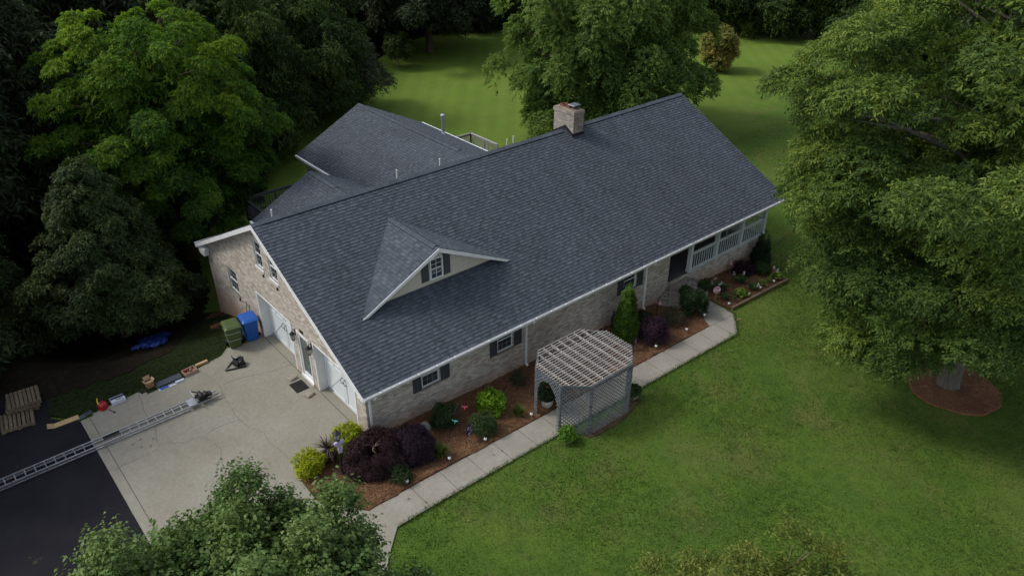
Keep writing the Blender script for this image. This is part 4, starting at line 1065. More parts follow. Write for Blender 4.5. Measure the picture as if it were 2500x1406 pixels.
# spiky plant in a pot
t = thing('cordyline', 'spiky brown-leaved plant standing up from a dark pot by the lamp post', 'plant', (-1.52, -.02, gz(-1.5, 0) + .33)); r = np.random.default_rng(3); P = []; rn = []
for i in range(60):
    a = r.uniform(0, 6.28); el = r.uniform(-.15, 1.45); L = r.uniform(.42, .62); d = np.array([math.cos(a) * math.cos(el), math.sin(a) * math.cos(el), math.sin(el)]); s = np.array([-math.sin(a), math.cos(a), 0]) * .017; b = np.array([0, 0, .22]); q = [b, b + d * L * .5, b + d * L + np.array([0, 0, -.05])]
    P += [q[0] - s, q[0] + s, q[1] + s, q[1] - s, q[1] - s, q[1] + s, q[2] + s * .1, q[2] - s * .1]; rn += [r.random()] * 2
raw_mesh('leaves', np.array(P), 4, rn, M['lf_spike'], t); m = MB(); m.tube([(0, 0, -.05), (0, 0, .24)], .025); m.build('stem', M['bark'], t)
def pot(name, label, cat, x, y, prof, mat, z=None, soil=None, group=None):
    z0 = gz(x, y) + .03 if z is None else z; t = thing(name, label, cat, (x, y, z0), 0, group); m = MB(); m.lathe(prof, n=20); m.build('vessel', mat, t, True)
    if soil: m = MB(); m.lathe([(soil[0], soil[1] - .02), (soil[0], soil[1]), (.01, soil[1] + .015)], n=16); m.build('soil', M['soil'], t)
    return t
pot('plant_pot', 'dark brown pot holding the spiky plant at the bed corner', 'pot', -1.52, -.02, [(.15, 0), (.20, .14), (.24, .31), (.255, .33), (.22, .33), (.21, .28)], M['pot_brown'], soil=(.21, .285))
# lamp post with a lilac bow
t = thing('lamp_post', 'black lamp post with lantern head between the spirea and purple maple', 'lamp post', (-1.52, -.85, gz(-1.5, -.85)))
m = MB(); m.lathe([(.07, 0), (.07, .12), (.045, .16), (.038, .5), (.036, 1.42), (.05, 1.45), (.06, 1.48)], n=12); m.build('pole', M['black'], t)
m = MB(); m.loft([(1.48, .06, .06, .01), (1.52, .07, .07, .01)]); 
for a, b in ((-1, -1), (-1, 1), (1, -1), (1, 1)): m.bar((a * .06, b * .06, 1.52), (a * .085, b * .085, 1.74), .014)
m.loft([(1.74, .11, .11, .01), (1.755, .115, .115, .01), (1.82, .05, .05, .01), (1.85, .02, .02, .005), (1.92, .008, .008, .003)]); hd = m.build('lantern', M['black'], t)
m = MB(); m.loft([(1.525, .052, .052, .008), (1.738, .076, .076, .008)]); m.build('lantern_glass', paint('post_lamp_glass', (.42, .43, .44), .15, .5), hd)
t = thing('ribbon_bow', 'lilac ribbon bow tied to the black lamp post', 'bow', (-1.52, -.90, gz(-1.5, -.85) + 1.36)); m = MB()
for s in (-1, 1):
    m.loft([(-.05, .01, .02, .005, 0, 0), (0, .075, .045, .02, s * .075, -.02), (.10, .06, .04, .02, s * .10, -.01), (.12, .01, .01, .004, s * .05, 0)]); m.tube([(s * .02, -.03, .02), (s * .05, -.06, -.16), (s * .03, -.05, -.33)], [.03, .035, .03], 5)
m.loft([(-.02, .035, .035, .01), (.09, .035, .035, .01)]); m.build('ribbon', M['lilac'], t)

# purple maples: weeping domes of thread-like leaves
def maple(label, x, y, rx, ry, h, mat, seed, n, bare=False, rz=0):
    z0 = gz(x, y); t = thing('japanese_maple', label, 'shrub', (x, y, z0), rz); r = np.random.default_rng(seed); nl = 70; c = np.zeros((nl, 3)); lr = np.zeros(nl)
    for i in range(nl):
        s = (i + .5) / nl; ct = 1 - s; st = math.sqrt(1 - ct * ct); a = i * 2.39996; k = r.uniform(.72, .95)
        c[i] = (rx * k * st * math.cos(a), ry * k * st * math.sin(a), h * (.12 + .74 * ct * k)); lr[i] = .22 * min(rx, ry) * r.uniform(.7, 1.3)
    if bare:
        keep = np.hypot(c[:, 0] + .22 * rx, c[:, 1] + .30 * ry) > .25; c, lr = c[keep], lr[keep]
    v, rn = sprays(seed + 1, c, lr, lr ** 1.5, n, 7, .085, .017, .17, .75, upb=.3, shell=.4, zmin=.03, spread=.6, dl=.35); raw_mesh('foliage', v, 4, rn, mat, t)
    m = MB(); rs = random.Random(seed); m.tube([(0, 0, -.05), (.03, .02, h * .3), (-.10, -.12, h * .62)], [.04, .03, .02], 7)
    for i in range(5):
        a = i * 1.25 + rs.uniform(0, .4); p = V(-.10, -.12, h * .60); q = p + V(math.cos(a) * rx * .32, math.sin(a) * ry * .32, h * rs.uniform(.04, .14)); e = p + V(math.cos(a + .3) * rx * .46, math.sin(a + .3) * ry * .46, h * .02)
        m.tube([p, p.lerp(q, .5) + V(0, 0, .04), q, e], [.017, .013, .009, .003], 6)
    m.build('trunk', M['stem'], t, True); return t
maple('weeping dark red maple beside the lamp post with bare pale branches showing', -.40, -1.10, .95, .86, 1.42, M['lf_maple'], 51, 9500, True)
maple('rounded deep purple maple between the red maple and boulder', .74, -1.52, .62, .66, 1.40, M['lf_maple2'], 52, 7500)
shrub('shrub', 'small dark green shrub tucked under the purple maples near the walk', 'shrub', -.22, -2.3, .34, .5, M['lf_boxwood'], 53, 420, 6, .06, .02, .12)
t = thing('boulder', 'pale grey rounded boulder lying behind the deep purple maple', 'rock', (1.74, -.74, gz(1.7, -.74)))
bm = bmesh.new(); bmesh.ops.create_icosphere(bm, subdivisions=3, radius=1); rs = random.Random(4)
for v in bm.verts: v.co = V(v.co.x * .24, v.co.y * .20, v.co.z * .26) * (1 + .10 * math.sin(v.co.x * 5 + 1) * math.cos(v.co.y * 4) + rs.uniform(-.015, .015)); v.co.z += .10
me = bpy.data.meshes.new('stone'); bm.to_mesh(me); bm.free(); me.materials.append(M['boulder']); me.polygons.foreach_set('use_smooth', [True] * len(me.polygons)); o = bpy.data.objects.new('stone', me); COL.objects.link(o); o.parent = t
strap_clump('daylily', 'green daylily clump by the walk beside a white solar light', 1.34, -2.22, .46, .52, 190, M['lf_lily'], 61)
strap_clump('daylily', 'yellowing daylily clump between the bright green shrub and arbor post', 4.75, -2.18, .42, .46, 150, M['lf_lily'], 62)
shrub('boxwood', 'dark green round boxwood below the first front window', 'shrub', 2.42, -1.02, .50, .96, M['lf_boxwood'], 63, 1500, 6, .045, .022, .09)
shrub('shrub', 'bright lime green rounded shrub in the middle of the bed', 'shrub', 4.16, -1.35, .47, .80, M['lf_gold'], 64, 1000, 6, .07, .042, .11)
shrub('shrub', 'medium green shrub in front of the bright lime green one', 'shrub', 3.32, -2.02, .43, .72, M['lf_shrub'], 65, 900, 6, .055, .022, .12)
shrub('shrub', 'small sparse shrub by the middle downspout left of the arbor', 'shrub', 6.0, -.75, .30, .52, M['lf_brownish'], 66, 300, 6, .06, .02, .14)
# plant crooks, flags, ornaments
def crook(label, x, y, h, arms, thick=.011, finial=True):
    z0 = gz(x, y); t = thing('plant_crook', label, 'garden hook', (x, y, z0)); m = MB(); m.tube([(0, 0, -.05), (0, 0, h)], thick, 6)
    m.build('pole', M['black'], t)
    for (dx, dy, top, drop) in arms:
        m = MB(); pts = [V(0, 0, h - .05)]
        for k in range(9): a = math.pi * k / 8; pts.append(V(dx * (.5 - .5 * math.cos(a)), dy * (.5 - .5 * math.cos(a)), h - .02 + top * math.sin(a) - drop * k / 8))
        m.tube(pts, thick * .7, 5); m.build('hook_arm', M['black'], t)
    if finial: m = MB(); m.lathe([(.005, 0), (.022, .02), (.012, .05), (.003, .07)], (0, 0, h)); m.build('finial', M['black'], t)
    return t
crook('black pole with two thin arms beside the dark boxwood', 2.58, -1.62, 1.30, [(-.30, -.16, .10, .18), (.32, .10, .12, .1)])
def bird(label, x, y, z, mat, rz):
    t = thing('garden_hummingbird', label, 'ornament', (x, y, z), rz); m = MB(); m.tube([(-.09, 0, -.05), (-.02, 0, 0), (.06, 0, .03), (.10, 0, .035), (.15, 0, .02)], [.006, .02, .02, .014, .003], 6)
    for s in (-1, 1): m.face([V(0, s * .01, .02), V(.05, s * .01, .03), V(.03, s * .15, .10), V(-.03, s * .13, .08)]); m.face([V(0, s * .01, .015), V(-.03, s * .13, .075), V(.03, s * .15, .095), V(.05, s * .01, .025)])
    m.tube([(0, 0, .02), (0, 0, .30)], .002, 4); m.build('body', mat, t); t.scale = (.72, .72, .72)
zc_ = gz(2.6, -1.6)
bird('teal plastic hummingbird hanging in front of the dark boxwood', 2.30, -1.78, zc_ + .78, M['teal'], .6); bird('pink plastic hummingbird hanging right of the dark boxwood', 2.92, -1.5, zc_ + .88, M['pink'], .8)
def flag(label, x, y, h, w, fh, rz):
    z0 = gz(x, y); t = thing('garden_flag', label, 'flag', (x, y, z0), rz); m = MB(); m.tube([(0, 0, -.05), (0, 0, h), (w, 0, h)], .007, 5); m.build('flag_pole', M['black'], t)
    m = MB(); n = 6
    for i in range(n):
        a, b = i / n, (i + 1) / n; f = lambda u, q: V(.015 + u * (w - .02), .02 * math.sin(u * 5 + q), h - .015 - q * fh)
        for q in range(4): m.face([f(a, q / 4), f(a, (q + 1) / 4), f(b, (q + 1) / 4), f(b, q / 4)]); m.face([f(a, q / 4) + V(0, .006, 0), f(b, q / 4) + V(0, .006, 0), f(b, (q + 1) / 4) + V(0, .006, 0), f(a, (q + 1) / 4) + V(0, .006, 0)])
    c = m.build('cloth', M['flag_dark'], t); m = MB(); rs = random.Random(int(x * 10))
    def pet(cx, cz, s, mi):
        for k in range(5):
            a = k * 1.257 + rs.random(); p = V(cx, -.026, cz); e = p + V(math.cos(a) * s, 0, math.sin(a) * s); q = V(-math.sin(a), 0, math.cos(a)) * s * .32; mid = p.lerp(e, .6); m.face([p, mid - q, e, mid + q], mi)
    pet(w * .22, h - .08, .07, 0); pet(w * .1, h - .13, .05, 0); pet(w * .84, h - .06, .04, 0); pet(w * .30, h - fh * .80, .06, 0); pet(w * .78, h - fh * .70, .05, 0); pet(w * .5, h - fh * .68, .05, 1)
    for a, b in (((.4, .3), (.75, .22)), ((.35, .52), (.8, .42)), ((.3, .9), (.85, .72))): m.bar((w * a[0], -.027, h - fh * a[1]), (w * b[0], -.027, h - fh * b[1]), .018, .003, 0, up=(0, 1, 0))
    m.build('flag_print', [M['lilac'], M['purple']], c); return t
flag('black and purple flowered garden flag in the bed by the dark boxwood', 2.44, -2.22, .76, .31, .42, .25)
flag('small dark floral garden flag behind the arbor corner', 10.98, -2.02, .62, .28, .38, .35)
SOL = [(-.2, -2.58, 'white solar light at the walk edge beside the small shrub under the maples'), (1.46, -2.56, 'white solar light in front of the green daylily clump'), (2.96, -2.56, 'white solar light between the flowered flag and the walk'), (5.06, -2.54, 'white solar light at the foot of the arbor post'),
       (11.87, -2.45, 'white solar light in front of the rounded purple shrub'), (13.86, -2.42, 'white solar light before the low brownish shrub'), (15.42, -2.15, 'white solar light by the big dark shrub at the bend of the walk'), (17.14, -2.18, 'white solar light at the near end of the timber edging'),
       (18.66, -2.18, 'white solar light in front of the largest yellow-green hosta'), (19.62, -2.14, 'white solar light between two hostas halfway along the timber edging'), (20.71, -2.15, 'white solar light near the far hosta by the timber edging'), (21.45, -1.95, 'white solar light behind the far hosta at the bed end')]
def solar(x, y):
    t = thing('solar_light', '', 'garden light', (x, y, gz(x, y)), 0, 'white solar lights along the beds'); m = MB(); m.tube([(0, 0, -.05), (0, 0, .17)], .008, 5); m.build('stake', M['galv'], t)
    m = MB(); m.lathe([(.012, .14), (.04, .155), (.055, .19), (.052, .225), (.035, .245)], n=14); m.build('lamp_body', M['solar'], t, True); m = MB(); m.loft([(.245, .022, .022, .003), (.251, .022, .022, .003)]); m.build('solar_cell', M['navy'], t); return t
for i, (x, y, lb) in enumerate(SOL):
    if i == 0: s0 = solar(x, y); o = s0
    else: o = copy_tree(s0); o.location = (x, y, gz(x, y))
    o['label'] = lb

# ---------------------------------------------------------------- lattice arbor over the walk
az = lambda x, y: gz(x, y) - .02
T0 = 1.88
t = thing('arbor', 'grey octagonal lattice arbor with a slatted top standing over the walk', 'arbor', (7, -3.1, az(7, -3.1))); off = -Vector(t.location)
def ab(mb_, name, mat): 
    o = mb_.build(name, mat, t); o.data.transform(Matrix.Translation(off)); return o
for (x, y) in ARB: m = MB(); m.box(x - .034, x + .034, y - .034, y + .034, az(x, y) - .1, T0 - .01); ab(m, 'post', M['greywood'])
n8 = len(ARB)
for i in range(n8):
    m = MB(); m.bar((*ARB[i], T0 - .07), (*ARB[(i + 1) % n8], T0 - .07), .04, .12); ab(m, 'beam', M['greywood'])
def spanx(y):
    xs = []
    for i in range(n8):
        (x0, y0), (x1, y1) = ARB[i], ARB[(i + 1) % n8]
        if (y0 > y) != (y1 > y): xs.append(x0 + (x1 - x0) * (y - y0) / (y1 - y0))
    return min(xs), max(xs)
def spany(x):
    ys = []
    for i in range(n8):
        (x0, y0), (x1, y1) = ARB[i], ARB[(i + 1) % n8]
        if (x0 > x) != (x1 > x): ys.append(y0 + (y1 - y0) * (x - x0) / (x1 - x0))
    return min(ys), max(ys)
rs = random.Random(8)
for k in range(9):
    x = 5.52 + k * .375
    if x < 8.7: a, b = spany(x); m = MB(); m.box(x - .02, x + .02, a, b, T0 - .08, T0 - .004); ab(m, 'rafter', M['slatwood'])
y = -4.38; k = 0
while y < -1.76:
    a, b = spanx(y)
    if k != 19:
        m = MB(); yy = y + rs.uniform(-.008, .008); m.bar((a - .05, yy, T0 + .008), (b + .05, yy + rs.uniform(-.012, .012), T0 + .008), .026, .020); ab(m, 'roof_slat', M['slatwood'])
    y += .118; k += 1
def lattice(i, j, zlow=0.0, arch=False, sp=.105, st=.031):
    a = V(*ARB[i], 0); b = V(*ARB[j], 0); d = (b - a).normalized(); L = (b - a).length; n = V(d.y, -d.x, 0)
    if n.dot(V((a.x + b.x) / 2 - 7, (a.y + b.y) / 2 + 3.1, 0)) < 0: n = -n
    zb = max(az(*ARB[i]), az(*ARB[j])) + .02; H = T0 - .03 - zb; m = MB()
    def opened(u, z):
        if not arch: return False
        hw = L / 2 - .13; return abs(u - L / 2) < hw and z < zb + .95 + math.sqrt(max(0, 1 - ((u - L / 2) / hw) ** 2)) * (H - 1.20)
    for s in (1, -1):
        c = -H - .2
        while c < L + H:
            # strip u = c + s*z for z in [0,H]
            pts = []; z0 = 0.0; run = None; N = 64
            for q in range(N + 1):
                z = H * q / N; u = (c + z) if s > 0 else (c + H - z)
                ok = -.04 <= u <= L + .04 and not opened(u, zb + z)
                if ok and run is None: run = (u, z)
                if run is not None and (not ok or q == N):
                    u1, z1 = last if not ok else (u, z)
                    if abs(z1 - run[1]) > .04:
                        P = a + d * run[0] + n * (.047 + (.011 if s > 0 else 0)) + Z3 * (zb + run[1]); Q = a + d * u1 + n * (.047 + (.011 if s > 0 else 0)) + Z3 * (zb + z1); m.bar(P, Q, st, .010, up=tuple(n))
                    run = None
                last = (u, z)
            c += sp * 1.414
    o = ab(m, 'lattice_panel', M['bluegrey']); return o
lattice(4, 5); lattice(3, 4); lattice(5, 6, arch=True); lattice(6, 7); lattice(7, 0); lattice(0, 1); lattice(1, 2, arch=True); lattice(2, 3)
# things in and by the arbor
pot('plant_pot', 'round cream pot with red flowers standing inside the arbor entrance', 'pot', 5.92, -2.42, [(.14, 0), (.20, .12), (.235, .28), (.245, .36), (.225, .36), (.215, .31)], M['pot_white'], soil=(.215, .315))
s_ = shrub('flowering_plant', 'bushy dark plant with red flowers growing in the cream pot', 'plant', 5.92, -2.42, .34, .85, M['lf_boxwood'], 71, 420, 6, .07, .04, .14, z=gz(5.9, -2.4) + .33)
m = MB(); rs = random.Random(5)
for i in range(26): a = rs.uniform(0, 6.28); q = rs.uniform(.1, .36); m.loft([(0, .01, .01, .004), (.02, .035, .035, .012), (.04, .015, .015, .006)], (q * math.cos(a), q * math.sin(a), rs.uniform(.35, .9)), 0, 2)
m.build('flower', M['flower_red'], s_)
def planter(label, lab2, x, y, rz, seed, mat):
    t = thing('planter_box', label, 'planter', (x, y, gz(x, y)), rz); m = MB(); m.loft([(0, .14, .12, .01), (.19, .19, .16, .01), (.21, .20, .17, .01), (.21, .165, .135, .01), (.16, .16, .13, .01)]); m.build('box', M['planter'], t); m = MB(); m.box(-.155, .155, -.125, .125, .15, .17); m.build('soil', M['soil'], t)
    shrub('potted_plant', lab2, 'plant', x, y, .25, .36, mat, seed, 330, 5, .075, .05, .09, z=gz(x, y) + .16, stems=4)
planter('small stone planter box on the lawn at the near corner of the arbor', 'fresh green leafy plant in the near planter box', 5.18, -4.22, -.25, 72, M['lf_basil']); planter('small stone planter box at the far end of the arbor', 'darker green plant in the far planter box', 8.78, -4.02, .1, 73, M['lf_shrub'])

# right-hand part of the bed
shrub('conifer', 'tall bright green cone-shaped conifer in front of the third window', 'shrub', 11.5, -1.1, .57, 2.72, M['lf_arbor'], 81, 9000, 7, .07, .026, .11, -.1, 'cone', 260, upb=.9, jitter=.1, shell=.3, lobr=.26)
pot('urn', 'tall glossy dark green urn against the wall behind the conifer', 'urn', 11.72, -.35, [(.12, 0), (.17, .08), (.21, .3), (.20, .55), (.13, .68), (.12, .72), (.16, .76), (.14, .76), (.10, .7)], M['urn_green'])
shrub('loropetalum', 'rounded purple-leaved shrub at the walk beside the conifer', 'shrub', 12.3, -1.95, .68, 1.02, M['lf_loro'], 82, 2400, 7, .06, .022, .18, .25, shape='dome', lobes=60, lobr=.3)
shrub('shrub', 'low brownish green shrub between the purple shrub and the big dark one', 'shrub', 14.0, -1.55, .5, .6, M['lf_brownish'], 83, 700, 6, .055, .018, .16)
shrub('shrub', 'low dark green shrub at the wall between the conifer and the black post', 'shrub', 12.85, -.82, .42, .6, M['lf_boxwood'], 84, 600, 6, .06, .022, .13)
crook('short black garden post behind the rounded purple shrub', 13.5, -1.05, 1.15, [(.28, .1, .06, .06)], .016); crook('tall thin shepherd hook beside the brick steps', 14.57, -.76, 1.66, [(-.26, -.02, .12, .16), (.18, .0, .1, .12)], .009, False)
def feeder(label, x, y, z):
    t = thing('bird_feeder', label, 'bird feeder', (x, y, z)); m = MB(); m.lathe([(.02, 0), (.075, .012), (.08, .03), (.03, .04), (.03, .13), (.02, .15), (.004, .16)], n=12); m.tube([(0, 0, .15), (0, 0, .26)], .003, 4); m.build('feeder_body', M['pinkglass'], t, True)
feeder('pink hummingbird feeder hanging near the short black post', 13.8, -.94, gz(13.8, -.9) + .74); 
crook('thin shepherd hook against the brick base of the porch', 19.6, -.25, .95, [(.28, .0, .14, .1)], .009, False); feeder('pink hummingbird feeder hanging against the porch brick base', 19.88, -.25, gz(19.9, -.2) + .52)
shrub('shrub', 'big dark green shrub at the bend of the walk beside the steps', 'shrub', 15.28, -1.62, .58, 1.2, M['lf_boxwood'], 85, 2000, 6, .065, .028, .14)
UP = [(.14, 0), (.20, .06), (.17, .2), (.21, .34), (.24, .42), (.25, .45), (.22, .45), (.20, .40)]
for x, y, lb, lb2, sd in ((15.62, -.88, 'glossy black urn on the steps behind the big dark shrub', 'green plant in the black urn behind the big dark shrub', 86), (17.1, -.75, 'glossy black urn on the steps beside the red octagonal sign', 'green plant in the black urn beside the octagonal sign', 87)):
    z = -.40 + .0 if x < 16 else -.40
    pot('urn', lb, 'urn', x, y, UP, M['pot_dark'], z=z + .005 if x < 16 else gz(x, y) + .0, soil=(.20, .41)); shrub('potted_plant', lb2, 'plant', x, y, .24, .3, M['lf_hostad'], sd, 220, 5, .08, .04, .12, z=(z if x < 16 else gz(x, y)) + .42, stems=3)
t = thing('yard_sign', 'red and white octagonal yard sign standing on the bed corner by the walk', 'sign', (17.07, -1.5, gz(17.07, -1.5)), RAD(-32))
m = MB(); m.box(-.012, .012, -.006, .006, -.1, .62); m.build('stake', M['galv'], t)
m = MB(); R8 = [(math.cos(RAD(22.5 + 45 * k)), math.sin(RAD(22.5 + 45 * k))) for k in range(8)]
def octa(mb_, rad, y0, y1, mi): 
    A = [V(x * rad, y0, .60 + z * rad) for x, z in R8]; B = [V(p.x, y1, p.z) for p in A]; mb_.face(A, mi); mb_.face(B[::-1], mi)
    for i in range(8): mb_.face([A[i], B[i], B[(i + 1) % 8], A[(i + 1) % 8]], mi)
octa(m, .175, -.02, -.008, 1); octa(m, .158, -.023, -.0205, 0); m.box(-.14, .14, -.026, -.0235, .545, .655, 1); m.build('panel', [M['sign_red'], M['sign_white']], t)
text_mesh('CPI', .125, .002, 'lettering', M['navy'], t, Matrix.Translation((0, -.028, .60)) @ Matrix.Rotation(RAD(90), 4, 'X'))
hosta('small dark hosta beside the octagonal sign', 17.42, -1.72, .3, M['lf_hostad'], 91, 22); hosta('dark hosta with white flower spikes below the porch posts', 18.0, -.95, .5, M['lf_hostad'], 92, 40, 4); hosta('largest yellow-green hosta behind the timber edging', 18.35, -1.95, .46, M['lf_hosta'], 93, 38)
hosta('medium green hosta next to the largest yellow-green one', 19.35, -1.95, .34, M['lf_hostad'], 94, 24, 1); hosta('yellow-green hosta in the middle of the timber edging', 20.0, -2.0, .30, M['lf_hosta'], 95, 22); hosta('smallest hosta at the timber before the far end', 20.55, -1.98, .2, M['lf_hosta'], 96, 14)
hosta('far yellow-green hosta at the end of the timber edging', 21.2, -2.0, .40, M['lf_hosta'], 97, 32, 2); hosta('small green hosta at the near end of the timber edging', 17.62, -2.1, .2, M['lf_hostad'], 98, 14); hosta('dark hosta with drooping white flowers in the middle of the porch bed', 19.45, -1.15, .40, M['lf_hostad'], 99, 32, 3)
shrub('shrub', 'dark purple shrub under the porch railing', 'shrub', 20.35, -.7, .5, .55, M['lf_maple2'], 101, 900, 6, .06, .022, .14); shrub('shrub', 'rounded green shrub near the far end of the porch bed', 'shrub', 21.2, -1.2, .42, .5, M['lf_hostad'], 102, 700, 6, .07, .03, .12)
shrub('conifer', 'dark cone-shaped conifer at the far porch corner', 'shrub', 21.95, -.55, .52, 1.95, M['lf_darkcone'], 103, 2600, 7, .06, .02, .12, .05, 'cone', 90, upb=.7, jitter=.12, shell=.35, lobr=.38)
strap_clump('flower_stalks', 'tall pale flower stalks at the far end of the porch bed', 22.0, -1.7, .2, .75, 12, M['lf_olive'], 104, .007, .4)
t = thing('timber_edging', 'brown landscape timber along the front of the porch bed', 'edging', (17.05, -2.42, 0)); m = MB(); a = V(17.05, -2.42, gz(17.05, -2.42) + .06); b = V(21.6, -2.36, gz(21.6, -2.36) + .06)
for k in range(2): p = a.lerp(b, k / 2 + .002); q = a.lerp(b, (k + 1) / 2 - .002); m.bar(p, q, .10, .14)
o = m.build('timber', M['timber'], t); o.data.transform(Matrix.Translation(-Vector(t.location)))
t = thing('wood_stick', 'short pale stick lying on the lawn at the bend of the walk', 'stick', (16.42, -3.08, gz(16.4, -3.1) + .02), RAD(-30)); m = MB(); m.bar((0, 0, 0), (.22, 0, .015), .03, .02); m.build('stick', M['lumber'], t)
# chair on the porch
t = thing('porch_chair', 'pale grey chair on the porch behind the railing', 'chair', (21.55, 1.0, .28), RAD(-60)); m = MB(); m.box(-.28, .28, -.27, .27, .38, .43); m.build('seat', M['post_white'], t); m = MB()
for k in range(6): m.fbox((0, .27, .43), X3, V(0, .22, 1).normalized(), V(0, -1, .22).normalized(), -.28 + k * .095, -.205 + k * .095, 0, .62, 0, .02)
m.build('backrest', M['post_white'], t)
for sx in (-1, 1):
    for sy in (-1, 1): m = MB(); m.box(sx * .25 - .025, sx * .25 + .025, sy * .24 - .025, sy * .24 + .025, 0, .379); m.build('leg', M['post_white'], t)
    m = MB(); m.box(sx * .29 - .03, sx * .29 + .03, -.3, .27, .60, .63); m.box(sx * .29 - .02, sx * .29 + .02, -.27, -.23, .43, .60); m.build('armrest', M['post_white'], t)

# ---------------------------------------------------------------- things on the driveway
def bin_(name, label, x, y, rz, mat, bands, cat):
    t = thing(name, label, cat, (x, y, .032), rz); m = MB(); m.loft([(.04, .215, .23, .05), (.3, .24, .265, .05), (.82, .285, .325, .06), (.90, .29, .335, .06), (.93, .31, .36, .06), (.96, .31, .36, .06)])
    if not bands: m.loft([(.25, .05, .012, .01, 0, -.262), (.30, .075, .012, .01, 0, -.272), (.60, .075, .012, .01, 0, -.305), (.66, .05, .012, .01, 0, -.31)])
    m.build('bin_body', mat, t, False)
    m = MB(); m.loft([(.962, .325, .385, .06, 0, -.01), (1.0, .325, .385, .06, 0, -.01), (1.05, .29, .33, .08, 0, .02), (1.068, .22, .24, .08, 0, .03)]); m.build('lid', mat, t)
    m = MB(); m.tube([(-.24, .37, .94), (-.24, .45, .97), (.24, .45, .97), (.24, .37, .94)], .018, 6); m.build('handle', mat, t)
    for s in (-1, 1): m = MB(); m.tube([(s * .25, .24, .10), (s * .305, .24, .10)], .115, 14); m.build('wheel', M['black'], t)
    if bands:
        for z, hx, hy in ((.40, .252, .28), (.74, .281, .319)):
            m = MB(); m.loft([(z, hx, hy, .05), (z + .004, hx + .010, hy + .010, .05), (z + .03, hx + .012, hy + .012, .05), (z + .034, hx + .002, hy + .002, .05)]); m.build('metal_band' if z > .5 else 'metal_band', M['galv'] if False else mat, t)
            m = MB(); m.tube([(-hx - .012, -hy + .1, z + .017), (-hx + .02, -hy - .014, z + .017), (hx - .02, -hy - .014, z + .017), (hx + .012, -hy + .1, z + .017)], .008, 5); m.build('catch_bar', M['galv'], t)
bin_('trash_bin', 'dark green wheeled trash bin at the driveway edge', -1.17, 8.22, RAD(-8), M['green_bin'], True, 'trash bin'); bin_('recycling_bin', 'blue wheeled recycling bin between the green bin and garage door', -.45, 8.26, RAD(-6), M['blue_bin'], False, 'recycling bin')
t = thing('hand_truck', 'black hand truck leaning on the brick wall behind the blue bin', 'hand truck', (-.10, 8.95, gz(-.1, 8.95)), RAD(90)); m = MB()
for s in (-1, 1): m.tube([(s * .15, .18, .05), (s * .15, .0, 1.25), (s * .15, .12, 1.34)], .014, 6)
for k in range(5): m.tube([(-.15, .15 - k * .033, .25 + k * .22), (.15, .15 - k * .033, .25 + k * .22)], .010, 5)
m.box(-.18, .18, .16, .38, .02, .03); m.build('frame', M['black'], t)
for s in (-1, 1): m = MB(); m.tube([(s * .17, .12, .11), (s * .21, .12, .11)], .10, 12); m.build('wheel', M['black'], t)
t = thing('door_mat', 'black rubber mat on the concrete before the entry door', 'mat', (-.46, 4.17, .034)); m = MB(); m.loft([(0, .25, .32, .01), (.014, .25, .32, .01)]); m.build('mat', M['mat'], t)
for k, (x, y, lb) in enumerate(((-.42, 4.78, 'flat pale stone on the concrete left of the black mat'), (-.42, 3.48, 'flat pale stone on the concrete right of the black mat'))):
    t = thing('stone_slab', lb, 'stone', (x, y, .034), .1 + .2 * k); m = MB(); m.loft([(0, .16, .15, .04), (.05, .17, .155, .05), (.085, .14, .12, .05)]); m.build('stone', M['stone'], t)
# ladder hoist
t = thing('hoist_ladder', 'long aluminium hoist ladder lying across the driveway with its winch at one end', 'ladder', (-4.0, 5.6, .032))
LX0, LX1, Lya, Lyb = -9.2 + 4.0 - 2.2, .98, -.19, .19
for y in (Lya, Lyb):
    m = MB(); m.box(LX0, LX1 - (.12 if y > 0 else 0), y - .013, y + .013, .105, .165); m.box(LX0, -.02, y - .011, y + .011, .012, .05); m.build('side_rail', M['alu'], t)
x = LX0 + .1
while x < -.1: m = MB(); m.tube([(x, Lya + .016, .13), (x, Lyb - .016, .13)], .017, 8); m.build('rung', M['alu'], t); x += .293
m = MB(); m.box(-.04, .26, Lya - .02, Lyb + .02, .17, .19); m.bar((.26, Lya, .18), (.18, Lya, .5), .03); m.bar((.26, Lyb, .18), (.18, Lyb, .55), .03); m.bar((.18, Lya, .5), (.18, Lyb, .55), .03); m.build('carriage_plate', M['alu'], t)
m = MB(); m.box(.28, .75, -.20, -.165, .17, .22); m.box(.28, .75, .165, .20, .17, .22); m.box(.34, .62, -.13, .15, .17, .30); m.tube([(.45, -.16, .34), (.45, .16, .34)], .075, 12); m.tube([(.62, -.1, .27), (.62, .12, .27)], .09, 12); m.bar((.18, Lyb - .01, .53), (.55, .12, .26), .03); m.bar((.30, -.18, .2), (.68, .16, .24), .04); m.box(.66, .84, -.06, .12, .17, .27); m.tube([(.3, .1, .33), (.75, .02, .33)], .02, 6); m.build('winch', M['black'], t)
m = MB(); m.box(.75, 1.05, .15, .19, .09, .14); m.box(.8, 1.1, -.20, -.16, .09, .14); m.bar((.85, -.02, .15), (1.18, .05, .16), .02); m.build('end_bracket', M['galv'], t)
t = thing('gutter_piece', 'short dark metal strip lying across the ladder rungs', 'metal strip', (-6.62, 5.62, .032 + .17), RAD(2)); m = MB(); m.box(-.25, .27, -.06, .05, 0, .02); m.box(-.25, .27, .03, .05, .02, .06); m.build('strip', M['black'], t)
